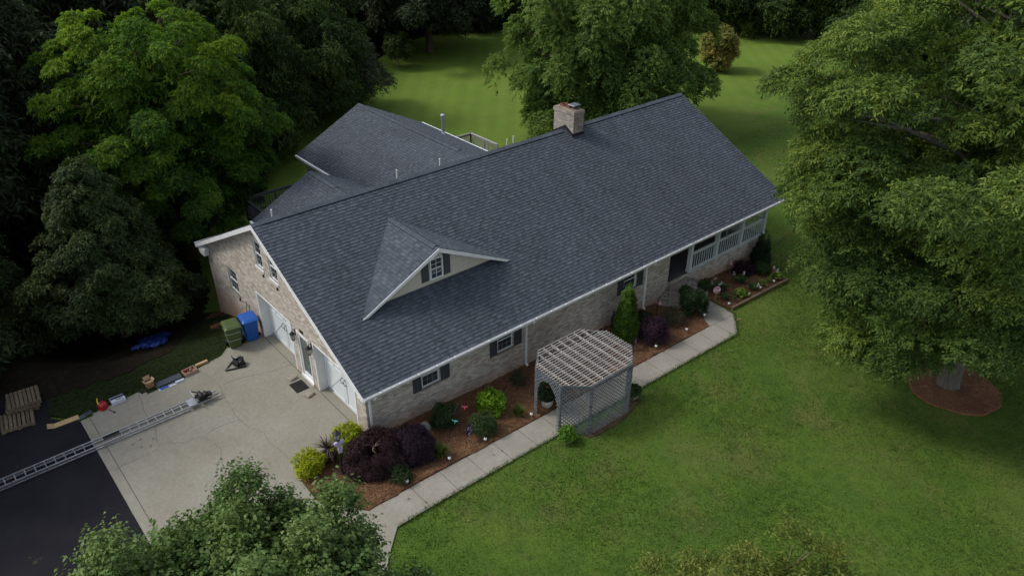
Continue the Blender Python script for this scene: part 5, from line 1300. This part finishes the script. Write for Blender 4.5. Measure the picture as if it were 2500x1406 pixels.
# small engine with a triangular frame
t = thing('hoist_engine', 'black hoist engine with an open triangular frame on the concrete', 'engine', (-1.72, 6.85, .032), RAD(20)); m = MB(); m.bar((-.42, .12, .03), (.15, -.34, .03), .045); m.bar((-.42, .12, .03), (.1, .34, .03), .035); m.bar((.15, -.34, .03), (.34, -.1, .03), .045); m.bar((.34, -.1, .03), (.1, .34, .03), .045); m.build('frame', M['black'], t)
m = MB(); m.loft([(.05, .17, .15, .03), (.20, .18, .16, .03), (.27, .13, .12, .03)], (.12, 0, 0)); m.tube([(.12, -.2, .17), (.12, -.14, .17)], .10, 14); m.loft([(.26, .08, .06, .02), (.34, .08, .06, .02)], (.08, .05, 0)); m.tube([(.02, .1, .25), (-.02, .12, .46)], .018, 6); m.box(.20, .31, -.12, .05, .20, .30); m.build('engine_block', M['black'], t)
m = MB(); m.box(.05, .13, -.02, .10, .345, .36); m.box(-.40, -.22, .06, .09, .06, .07); m.build('fuel_cap', M['galv'], t)
# gas can
t = thing('gas_can', 'red plastic gas can with a yellow spout at the driveway edge', 'gas can', (-6.36, 7.52, .032), .4); m = MB(); m.loft([(0, .13, .12, .05), (.20, .14, .13, .05), (.25, .12, .11, .05), (.275, .06, .05, .03)]); m.tube([(-.09, 0, .25), (-.05, 0, .31), (.05, 0, .31), (.1, 0, .24)], .02, 6); m.build('can_body', M['red'], t)
m = MB(); m.tube([(-.09, .03, .26), (-.11, .05, .33), (-.03, .14, .44)], [.03, .024, .012], 8); m.build('spout', M['yellow'], t)
t = thing('hand_tool', 'thin black tool lying on the concrete by the gas can', 'tool', (-6.18, 7.18, .034), -1.2); m = MB(); m.bar((-.15, 0, .012), (.12, 0, .012), .018, .014); m.box(.11, .16, -.035, .035, 0, .03); m.build('tool', M['black'], t)
# shingle wrapper with lettering
t = thing('shingle_bundle', 'white wrapped shingle bundle with dark lettering next to the gas can', 'bundle', (-5.83, 7.62, .032), RAD(1)); m = MB(); m.loft([(0, .24, .17, .01), (.13, .24, .17, .01), (.15, .235, .165, .02)]); m.build('wrapper', M['wrapper'], t)
m = MB(); m.box(-.235, .235, -.02, .10, .151, .154); m.box(-.235, .235, .125, .16, .151, .156); m.build('print_band', M['navy'], t)
text_mesh('ABC', .14, .002, 'lettering', M['navy'], t, Matrix.Translation((.06, -.098, .154)))
# cardboard box, open
t = thing('cardboard_box', 'open brown cardboard box standing on the driveway edge', 'box', (-4.66, 7.74, .032), .15); m = MB(); m.box(-.12, .12, -.12, -.11, 0, .24); m.box(-.12, .12, .11, .12, 0, .24); m.box(-.12, -.11, -.109, .109, 0, .24); m.box(.11, .12, -.109, .109, 0, .24); m.box(-.11, .11, -.11, .11, .0, .01); m.build('box_sides', M['card'], t)
m = MB(); m.bar((-.115, 0, .24), (-.20, 0, .30), .22, .006, up=(0, 0, 1)); m.bar((.115, 0, .24), (.19, 0, .31), .22, .006); m.fbox((0, .115, .24), X3, V(0, .35, 1).normalized(), V(0, -1, .35).normalized(), -.12, .12, 0, .16, 0, .006); m.fbox((0, -.115, .24), X3, V(0, 1, .05).normalized(), V(0, -.05, 1).normalized(), -.11, .11, 0, .10, 0, .006); m.build('flap', paint('pale_cardboard', (.40, .28, .17), .85, .15), t)
t = thing('black_sheet', 'small black sheet on the ground left of the cardboard box', 'sheet', (-4.95, 7.62, .034), .3); m = MB(); m.loft([(0, .13, .12, .01), (.012, .13, .12, .01)]); m.build('sheet', M['mat'], t)
# opened shingle stack
t = thing('shingle_stack', 'opened stack of dark shingles on torn blue and white wrapping', 'shingle stack', (-4.03, 7.50, .032), RAD(2)); m = MB(); rs = random.Random(3)
for k in range(5): m.fbox((0, 0, 0), V(1, rs.uniform(-.03, .03), 0).normalized(), V(-rs.uniform(-.02, .02), 1, 0).normalized(), Z3, -.46 + rs.uniform(-.03, .03), .46 + rs.uniform(-.03, .03), -.12 + .02 * rs.random(), .2, .012 + k * .018, .028 + k * .018)
m.build('shingles', M['shingle'], t); m = MB(); m.box(-.47, .49, -.27, .18, 0, .010); m.box(.15, .47, -.25, -.15, .0105, .06); m.build('wrapping', M['wrapper'], t); m = MB(); m.box(-.42, -.12, -.25, -.15, .0105, .03); m.build('print_band', M['blue_bin'], t)
# tool tray
t = thing('tool_tray', 'shallow wooden tray filled with tools and a red item', 'tray', (-3.22, 7.62, .032), RAD(6)); m = MB(); m.box(-.24, .24, -.17, -.15, 0, .13); m.box(-.24, .24, .15, .17, 0, .13); m.box(-.24, -.22, -.149, .149, 0, .13); m.box(.22, .24, -.149, .149, 0, .13); m.box(-.22, .22, -.15, .15, 0, .02); m.build('tray_frame', paint('pinkish_board', (.42, .27, .21), .8, .2), t)
m = MB(); rs = random.Random(6)
for k in range(9): x, y = rs.uniform(-.17, .17), rs.uniform(-.1, .1); a = rs.uniform(0, 3); m.bar((x - .07 * math.cos(a), y - .07 * math.sin(a), .06 + .02 * (k % 3)), (x + .07 * math.cos(a), y + .07 * math.sin(a), .06 + .02 * (k % 3)), .035, .025, k % 3)
m.build('tools', [M['green_bin'], M['lumber'], M['mat']], t); m = MB(); m.loft([(.07, .04, .05, .015), (.13, .04, .05, .015)], (-.1, .08, 0)); m.build('red_item', M['red'], t)
t = thing('lumber_piece', 'pale timber block lying beyond the tool tray', 'lumber', (-2.68, 7.84, .034), RAD(4)); m = MB(); m.box(-.24, .24, -.05, .05, 0, .09); m.build('board', M['lumber'], t)
t = thing('plank', 'yellowish bent board on the asphalt by the pallets', 'board', (-7.58, 7.62, .03), RAD(-2)); m = MB(); m.box(-.38, .42, -.13, .13, 0, .02); m.fbox((-.38, 0, .01), V(-.8, .15, .25).normalized(), V(.15, 1, 0).normalized(), V(.2, 0, 1).normalized(), 0, .20, -.14, .14, 0, .015); m.build('board', M['lumber'], t)
t = thing('shingle_scrap', 'two dark shingle pieces at the corner of the concrete', 'shingle', (-6.97, 7.56, .03), RAD(8)); m = MB(); m.box(-.26, .0, -.12, .10, 0, .012); m.box(.01, .26, -.09, .12, .002, .016); m.build('shingles', M['shingle'], t)
# pallets
def pallet(label, x, y, z, rz, seed):
    t = thing('wood_pallet', label, 'pallet', (x, y, z), rz, 'wooden pallets on the asphalt'); rs = random.Random(seed)
    for k in range(8): a = -.5 + k * .131; m = MB(); m.box(a, a + .09 + rs.uniform(-.008, .012), -.5, .5, .118, .136); m.build('deck_board', M['pallet'], t)
    for yy in (-.46, 0, .46): m = MB(); m.box(-.5, .52, yy - .02, yy + .02, .02, .1175); m.build('stringer', M['pallet'], t)
    for a in (-.5, -.02, .42): m = MB(); m.box(a, a + .1, -.5, .5, 0, .0195); m.build('base_board', M['pallet'], t)
    return t
pallet('single wooden pallet on the asphalt in front of the stacked ones', -8.85, 8.72, .02, RAD(-8), 1)
pz = .02
for k, lb in enumerate(('bottom wooden pallet of the small stack', 'middle wooden pallet of the small stack', 'topmost wooden pallet of the small stack')): pallet(lb, -8.52 + .05 * k, 9.55 - .04 * k, pz + k * .138, RAD(-12 + 3 * k), 3 + k)
# crumpled tarp
def tarp():
    r = np.random.default_rng(12); n = 46; U, W = np.meshgrid(np.linspace(-1, 1, n), np.linspace(-1, 1, n)); X = U * .95 + .18 * np.sin(W * 5 + 1); Y = W * 1.05 + .22 * np.sin(U * 4)
    ang = .9; xx = X * math.cos(ang) - Y * math.sin(ang); yy = X * math.sin(ang) + Y * math.cos(ang); sh = 1 - .45 * (np.abs(W) ** 2); xx *= sh
    x = -3.35 + xx * .85; y = 11.75 + yy * .8
    z = g(x, y) + .10 + .09 * np.abs(np.sin(U * 9 + 2.2 * np.sin(W * 4))) + .07 * np.abs(np.sin(W * 11 + 1.7 * np.sin(U * 6))) + r.normal(0, .012, U.shape) - .10 * (np.maximum(np.abs(U), np.abs(W)) > .96)
    v = np.stack([x, y, z], -1).reshape(-1, 3); f = [(j * n + i, j * n + i + 1, (j + 1) * n + i + 1, (j + 1) * n + i) for j in range(n - 1) for i in range(n - 1)]
    me = bpy.data.meshes.new('tarp'); me.from_pydata(v.tolist(), [], f); me.materials.append(M['tarp']); me.polygons.foreach_set('use_smooth', [True] * len(f)); o = bpy.data.objects.new('tarp', me); COL.objects.link(o); tag(o, 'crumpled blue tarp lying on the shaded grass', 'tarp')
tarp()

# ---------------------------------------------------------------- trees
PROF = {
 'round': lambda s: math.sqrt(max(.03, 1 - ((s - .45) / .58) ** 2)),
 'cone':  lambda s: (1 - s) ** .82 * min(1, .62 + s * 3.2) + .02,
 'broad': lambda s: math.sqrt(max(.04, 1 - ((s - .36) / .66) ** 2)),
 'dome':  lambda s: math.sqrt(max(.03, 1 - s ** 2)) * min(1, .72 + s * 1.6),
 'oakp':  lambda s: .70 + .30 * math.sin(min(1, s / .42) * math.pi / 2) if s < .42 else math.sqrt(max(.05, 1 - ((s - .42) / .66) ** 2)),
 'pearp': lambda s: math.sqrt(max(.05, 1 - ((s - .5) / .62) ** 2)) ** .7,
 'oval':  lambda s: math.sqrt(max(.03, 1 - ((s - .42) / .60) ** 2)) ** .85,
}
def tree_parts(seed, H, base, R, prof, nl, lobe, twigs, lpt, leaf, wid, tl, droop, trunk_r, upb=.35, outb=.5, shell=.55, flat=.8, spread=.75, dl=.0, rin=(.55, .95), lean=(0, 0), up_lobes=0.0, limbs=True, zcut=None, core=.12, fill=.28, fillr=.66, extra=None, bump=1.0, tilt=None, tips=0.0, gap=0.0):  # tips: how far the leaf tint rises with height in the crown
    """returns crown verts, crown rnd and trunk builder; everything about the trunk foot"""
    r = np.random.default_rng(seed); f = PROF[prof]; c = np.zeros((nl, 3)); lr = np.zeros(nl)
    S_ = np.linspace(.02, .98, 200); A = np.array([f(s) for s in S_]); cdf = np.cumsum(A); cdf /= cdf[-1]
    for i in range(nl):
        s = float(np.interp((i + r.random()) / nl, cdf, S_)); a = i * 2.39996 + r.normal() * .25
        inner = r.random() < core; k = r.uniform(.1, .5) if inner else r.uniform(*rin)
        k *= 1 + bump * (.13 * math.sin(3 * a + seed + 6 * s) + .09 * math.sin(7 * a - 11 * s + seed * .3))
        if gap and math.sin(2.1 * a + seed) * math.sin(8.5 * s + 1.7 * math.sin(a)) > .42: k *= 1 - gap
        rad = f(s) * R * k; lr[i] = lobe * R * r.uniform(.65, 1.3) * (.55 + .45 * f(s))
        z = base + s * (H - base) - lr[i] * .5 * s
        if tilt: z += max(0, rad * (math.cos(a) * tilt[0] + math.sin(a) * tilt[1])) * tilt[2] * (1 - s)
        c[i] = (rad * math.cos(a) + lean[0] * s, rad * math.sin(a) + lean[1] * s, z)
    if extra:
        c = np.concatenate([c, np.array([q[:3] for q in extra])]); lr = np.concatenate([lr, np.array([q[3] for q in extra])])
        nl = len(c)
    v, rn = sprays(seed + 1, c, lr, lr ** 1.8, twigs, lpt, leaf, wid, tl, droop, upb=upb, outb=outb, shell=shell, flat=flat, spread=spread, dl=dl, zmin=zcut)
    # inner leaves fill the crown so that the gaps between the clumps look into shade
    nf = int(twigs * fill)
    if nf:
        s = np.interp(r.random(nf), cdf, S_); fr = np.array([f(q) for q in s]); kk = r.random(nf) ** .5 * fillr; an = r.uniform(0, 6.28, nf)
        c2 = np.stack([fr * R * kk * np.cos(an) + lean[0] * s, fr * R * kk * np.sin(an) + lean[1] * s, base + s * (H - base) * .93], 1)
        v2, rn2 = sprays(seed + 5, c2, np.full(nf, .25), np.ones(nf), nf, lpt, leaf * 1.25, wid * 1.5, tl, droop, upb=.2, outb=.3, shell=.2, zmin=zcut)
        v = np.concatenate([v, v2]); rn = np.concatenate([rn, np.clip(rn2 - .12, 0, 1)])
    if tips: hz = v.reshape(-1, 4, 3)[:, 0, 2]; rn = np.clip(rn + tips * ((hz - base) / (H - base) - .55), 0, 1)  # leaf tint rises with height in the crown
    m = MB(); rs = random.Random(seed); ph = H * .82
    tp = [(0, 0, -.3), (0, 0, .15), (.02 * H * rs.uniform(-1, 1), .02 * H * rs.uniform(-1, 1), ph * .35), (lean[0] * .5, lean[1] * .5, ph * .7), (lean[0], lean[1], ph)]
    m.tube(tp, [trunk_r * 1.7, trunk_r * 1.15, trunk_r * .85, trunk_r * .5, trunk_r * .12], 10)
    if limbs:
        for i in range(0, nl, max(1, nl // 60)):
            e = Vector(c[i]); hd = math.hypot(e.x, e.y); z0 = max(base * .75, min(ph * .9, e.z - hd * rs.uniform(.35, .8))); t_ = z0 / ph; o = Vector(tp[2]).lerp(Vector(tp[4]), max(0, min(1, (t_ - .35) / .65))) if t_ > .35 else Vector(tp[1]).lerp(Vector(tp[2]), t_ / .35)
            o.z = z0; mid = o.lerp(e, .5) + V(rs.uniform(-.1, .1) * hd, rs.uniform(-.1, .1) * hd, .08 * hd); b = trunk_r * (.42 - .25 * z0 / H) + .012
            m.tube([o, o.lerp(mid, .5) + V(0, 0, .03 * hd), mid, e.lerp(mid, .35), e], [b, b * .8, b * .6, b * .4, b * .15], 6, cap=False)
            for q in range(2): ee = e + V(rs.uniform(-1, 1), rs.uniform(-1, 1), rs.uniform(-.4, .8)) * lr[i] * .9; m.tube([mid.lerp(e, .5), ee], [b * .35, .006], 4, cap=False)
    return v, rn, m
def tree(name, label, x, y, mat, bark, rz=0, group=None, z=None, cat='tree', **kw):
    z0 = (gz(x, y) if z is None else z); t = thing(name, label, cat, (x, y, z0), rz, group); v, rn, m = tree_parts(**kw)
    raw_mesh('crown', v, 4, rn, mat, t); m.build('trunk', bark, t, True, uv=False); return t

# the individual trees one can tell apart
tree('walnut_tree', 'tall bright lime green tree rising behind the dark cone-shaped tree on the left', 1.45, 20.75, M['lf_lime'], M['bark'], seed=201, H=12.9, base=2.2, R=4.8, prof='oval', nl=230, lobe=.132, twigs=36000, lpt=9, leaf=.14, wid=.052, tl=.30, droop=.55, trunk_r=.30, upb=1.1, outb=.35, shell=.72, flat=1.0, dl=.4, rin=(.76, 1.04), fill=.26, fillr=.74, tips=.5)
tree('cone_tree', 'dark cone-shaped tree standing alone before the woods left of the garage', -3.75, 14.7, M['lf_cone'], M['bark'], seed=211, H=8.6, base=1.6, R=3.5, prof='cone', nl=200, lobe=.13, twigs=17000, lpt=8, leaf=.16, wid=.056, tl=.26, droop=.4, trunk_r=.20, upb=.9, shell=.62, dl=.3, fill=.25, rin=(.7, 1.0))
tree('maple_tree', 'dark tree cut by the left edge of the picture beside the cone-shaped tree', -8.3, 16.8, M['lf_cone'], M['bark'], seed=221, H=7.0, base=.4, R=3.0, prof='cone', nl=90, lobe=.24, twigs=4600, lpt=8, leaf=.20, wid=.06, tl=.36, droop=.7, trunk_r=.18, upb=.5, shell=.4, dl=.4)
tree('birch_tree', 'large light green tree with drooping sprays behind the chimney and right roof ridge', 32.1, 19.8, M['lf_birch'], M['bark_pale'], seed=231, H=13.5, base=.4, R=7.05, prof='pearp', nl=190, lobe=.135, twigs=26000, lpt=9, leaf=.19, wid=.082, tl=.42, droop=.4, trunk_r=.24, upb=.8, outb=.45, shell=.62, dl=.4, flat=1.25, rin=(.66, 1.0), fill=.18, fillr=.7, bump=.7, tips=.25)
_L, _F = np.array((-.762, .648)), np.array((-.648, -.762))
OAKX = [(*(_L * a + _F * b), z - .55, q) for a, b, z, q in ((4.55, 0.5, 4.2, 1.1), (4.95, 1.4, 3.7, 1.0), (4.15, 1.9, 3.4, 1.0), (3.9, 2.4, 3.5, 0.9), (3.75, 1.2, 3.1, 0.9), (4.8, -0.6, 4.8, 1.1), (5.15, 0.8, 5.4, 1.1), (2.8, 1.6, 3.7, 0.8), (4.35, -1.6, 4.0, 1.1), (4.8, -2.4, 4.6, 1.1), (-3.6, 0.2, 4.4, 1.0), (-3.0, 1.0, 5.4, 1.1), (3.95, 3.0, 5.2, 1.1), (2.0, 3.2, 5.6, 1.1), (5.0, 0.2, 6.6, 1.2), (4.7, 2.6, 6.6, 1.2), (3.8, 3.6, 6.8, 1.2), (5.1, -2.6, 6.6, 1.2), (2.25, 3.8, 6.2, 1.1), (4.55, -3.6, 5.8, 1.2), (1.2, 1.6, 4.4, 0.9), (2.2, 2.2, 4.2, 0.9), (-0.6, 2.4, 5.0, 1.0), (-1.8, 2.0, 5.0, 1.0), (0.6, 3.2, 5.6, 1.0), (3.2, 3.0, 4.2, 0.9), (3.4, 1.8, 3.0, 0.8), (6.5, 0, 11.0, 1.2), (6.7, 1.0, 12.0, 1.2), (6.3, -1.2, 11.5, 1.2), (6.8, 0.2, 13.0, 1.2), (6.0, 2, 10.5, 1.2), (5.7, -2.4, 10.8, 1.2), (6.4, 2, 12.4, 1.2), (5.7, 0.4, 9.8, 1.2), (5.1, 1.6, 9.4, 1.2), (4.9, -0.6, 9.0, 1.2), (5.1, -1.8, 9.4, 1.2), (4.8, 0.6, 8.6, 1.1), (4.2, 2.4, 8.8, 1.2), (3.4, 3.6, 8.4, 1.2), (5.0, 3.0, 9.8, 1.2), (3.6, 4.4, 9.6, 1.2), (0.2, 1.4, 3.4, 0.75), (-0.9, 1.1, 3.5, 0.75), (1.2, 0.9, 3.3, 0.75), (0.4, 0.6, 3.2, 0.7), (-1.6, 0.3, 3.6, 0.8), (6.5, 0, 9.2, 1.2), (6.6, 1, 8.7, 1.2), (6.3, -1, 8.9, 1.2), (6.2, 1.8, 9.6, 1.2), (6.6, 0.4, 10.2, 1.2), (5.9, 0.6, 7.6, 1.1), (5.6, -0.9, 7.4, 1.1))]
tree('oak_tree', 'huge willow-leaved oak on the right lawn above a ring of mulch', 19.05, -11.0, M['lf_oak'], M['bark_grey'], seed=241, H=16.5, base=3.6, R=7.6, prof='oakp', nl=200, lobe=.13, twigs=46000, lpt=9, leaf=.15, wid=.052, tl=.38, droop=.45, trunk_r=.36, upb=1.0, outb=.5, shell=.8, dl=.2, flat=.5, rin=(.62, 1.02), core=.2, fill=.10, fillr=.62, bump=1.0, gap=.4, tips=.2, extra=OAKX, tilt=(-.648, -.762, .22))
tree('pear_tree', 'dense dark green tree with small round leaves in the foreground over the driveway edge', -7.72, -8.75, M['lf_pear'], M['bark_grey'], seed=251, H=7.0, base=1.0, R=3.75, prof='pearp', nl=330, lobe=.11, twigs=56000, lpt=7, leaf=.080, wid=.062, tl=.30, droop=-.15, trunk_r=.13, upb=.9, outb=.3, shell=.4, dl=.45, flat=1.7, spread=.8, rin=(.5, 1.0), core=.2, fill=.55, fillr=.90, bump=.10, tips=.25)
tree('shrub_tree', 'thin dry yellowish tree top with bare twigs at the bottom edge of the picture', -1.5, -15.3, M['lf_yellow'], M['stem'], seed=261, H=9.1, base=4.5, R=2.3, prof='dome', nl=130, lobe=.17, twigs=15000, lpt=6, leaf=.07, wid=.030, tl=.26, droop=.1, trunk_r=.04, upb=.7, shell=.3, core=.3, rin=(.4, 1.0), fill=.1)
tree('dogwood_tree', 'small orange-brown tree on the lawn between the big drooping tree and the oak', 52.6, 24.9, M['lf_orange'], M['bark'], seed=271, H=4.1, base=.5, R=1.45, prof='round', nl=46, lobe=.30, twigs=2200, lpt=7, leaf=.19, wid=.10, tl=.36, droop=.3, trunk_r=.08, upb=.5, shell=.4)
tree('small_tree', 'thin pale-trunked young tree on the back lawn before the far woods', 30.6, 45.1, M['lf_mid'], M['bark_pale'], seed=281, H=3.2, base=1.0, R=1.2, prof='round', nl=24, lobe=.32, twigs=500, lpt=6, leaf=.2, wid=.09, tl=.36, droop=.2, trunk_r=.05)
tree('olive_tree', 'grey-green tree with a dark trunk at the left edge of the back lawn', 20.6, 37.2, M['lf_olive'], M['bark'], seed=291, H=6.2, base=1.0, R=3.0, prof='round', nl=60, lobe=.26, twigs=3400, lpt=7, leaf=.24, wid=.08, tl=.42, droop=.3, trunk_r=.14, upb=.5)
tree('large_tree', 'tall mid green tree right behind the bright lime tree', 8.6, 32.2, M['lf_mid'], M['bark'], seed=301, H=12.5, base=1.2, R=5.2, prof='broad', nl=100, lobe=.22, twigs=7500, lpt=8, leaf=.30, wid=.10, tl=.62, droop=.65, trunk_r=.26, upb=.5, dl=.3)
tree('large_tree', 'tall dusky green tree left of the back lawn, behind the rear roof peak', 16.2, 36.8, M['lf_mid'], M['bark'], seed=311, H=11.5, base=1.6, R=5.0, prof='broad', nl=100, lobe=.22, twigs=7500, lpt=8, leaf=.30, wid=.10, tl=.62, droop=.65, trunk_r=.24, upb=.5, dl=.3)
tree('shade_tree', 'broad dark tree with a visible trunk on the far side of the back lawn', 36.1, 47.9, M['lf_dark'], M['bark'], seed=321, H=11.5, base=3.4, R=7.2, prof='dome', nl=120, lobe=.15, twigs=8500, lpt=8, leaf=.40, wid=.15, tl=.62, droop=.4, trunk_r=.34, upb=.4, dl=.2)
# the woods: three trees built once and copied
def proto(name, mat, bark, seed, **kw):
    v, rn, m = tree_parts(seed=seed, **kw); t = bpy.data.objects.new(name, None); COL.objects.link(t); t.empty_display_size = .3
    raw_mesh('crown', v, 4, rn, mat, t); m.build('trunk', bark, t, True, uv=False); return t
PR = [proto('woodland_tree', M['lf_dark'], M['bark'], 401, H=15, base=.8, R=5.2, prof='broad', nl=90, lobe=.24, twigs=5200, lpt=8, leaf=.36, wid=.13, tl=.7, droop=.5, trunk_r=.28, upb=.5, dl=.2),
      proto('woodland_tree', M['lf_dark'], M['bark'], 402, H=13, base=.6, R=4.6, prof='cone', nl=90, lobe=.24, twigs=5000, lpt=8, leaf=.34, wid=.12, tl=.62, droop=.6, trunk_r=.25, upb=.5, dl=.3),
      proto('woodland_tree', M['lf_mid'], M['bark'], 403, H=13, base=.8, R=5.0, prof='broad', nl=90, lobe=.23, twigs=5200, lpt=8, leaf=.36, wid=.13, tl=.7, droop=.5, trunk_r=.26, upb=.5, dl=.2)]
used = [0, 0, 0]
def wood(k, x, y, s, label, group, rs):
    o = PR[k] if not used[k] else copy_tree(PR[k]); used[k] = 1
    o.location = (x, y, gz(x, y)); o.rotation_euler = (0, 0, rs.uniform(0, 6.28)); q = s * rs.uniform(.93, 1.07); o.scale = (q * rs.uniform(.95, 1.1), q * rs.uniform(.95, 1.1), q)
    tag(o, label, 'tree', group)
rs = random.Random(77)
LW_ = [(-13.2, 12.6, .8), (-11.4, 14.5, .7), (-15.8, 14.5, .9), (-12.5, 21.5, 1.0), (-8.2, 24.5, 1.05), (-14.5, 27, 1.1), (-4.6, 28.0, 1.05), (-9.5, 31, 1.1), (-1.0, 33.0, 1.05), (-5.5, 37, 1.15), (3.5, 39.0, 1.1), (-11.5, 36.5, 1.15), (-1.5, 43.5, 1.15), (8.5, 45.5, 1.1), (3.5, 50, 1.15), (-7, 45, 1.2), (13.5, 50.0, 1.0), (-14, 17.0, .95), (-18, 22, 1.1), (9.0, 57, 1.15), (-3, 53, 1.2), (-17.5, 31.5, 1.15), (-3.2, 24.0, .62), (5.6, 27.5, .72)]  # leading entries: trees added left of view to shade the verge and drive
for i, (x, y, s) in enumerate(LW_): wood(i % 2, x, y, s, 'tall dark tree in the black woods at the left of the picture, or added left of view for shade', 'dark woodland trees at the left, some added out of view', rs)
FW_ = [(17.5, 52.5, .85), (22.5, 49.5, .8), (26.5, 55.5, .9), (31.5, 57.5, .9), (38.5, 58.5, .9), (44.5, 56.0, .85), (46.5, 52.5, .75), (50.5, 53.5, .85), (20, 60, 1.0), (55.5, 49.5, .9), (34, 65, 1.05), (46, 64, 1.05), (25.5, 50.5, .55), (60.5, 46.5, .9)]
for i, (x, y, s) in enumerate(FW_): wood(1 if i % 3 else 0, x, y, s, 'dark tree in the line of woods beyond the back lawn', 'trees beyond the back lawn', rs)
RW_ = [(66.0, 34.5, .85), (69.5, 29.0, .85), (64.5, 40.5, .9), (73.5, 24.0, .9), (75.5, 36, 1.0), (78, 18, 1.0)]
for i, (x, y, s) in enumerate(RW_): wood(2, x, y, s, 'green leafy tree at the far end of the lawn beyond the small orange tree', 'green trees at the far right of the lawn', rs)
RB_ = [(44.5, 4.5, .80), (49.5, -2.0, .95), (56, 5, 1.0), (43.5, -9.5, 1.0), (38.5, -15.5, 1.0), (52, -12, 1.1), (60, 12, 1.0)]
for i, (x, y, s) in enumerate(RB_): wood((2, 0, 2)[i % 3], x, y, s, 'shadowy tree in the woods behind the huge oak', 'woods behind the oak', rs)
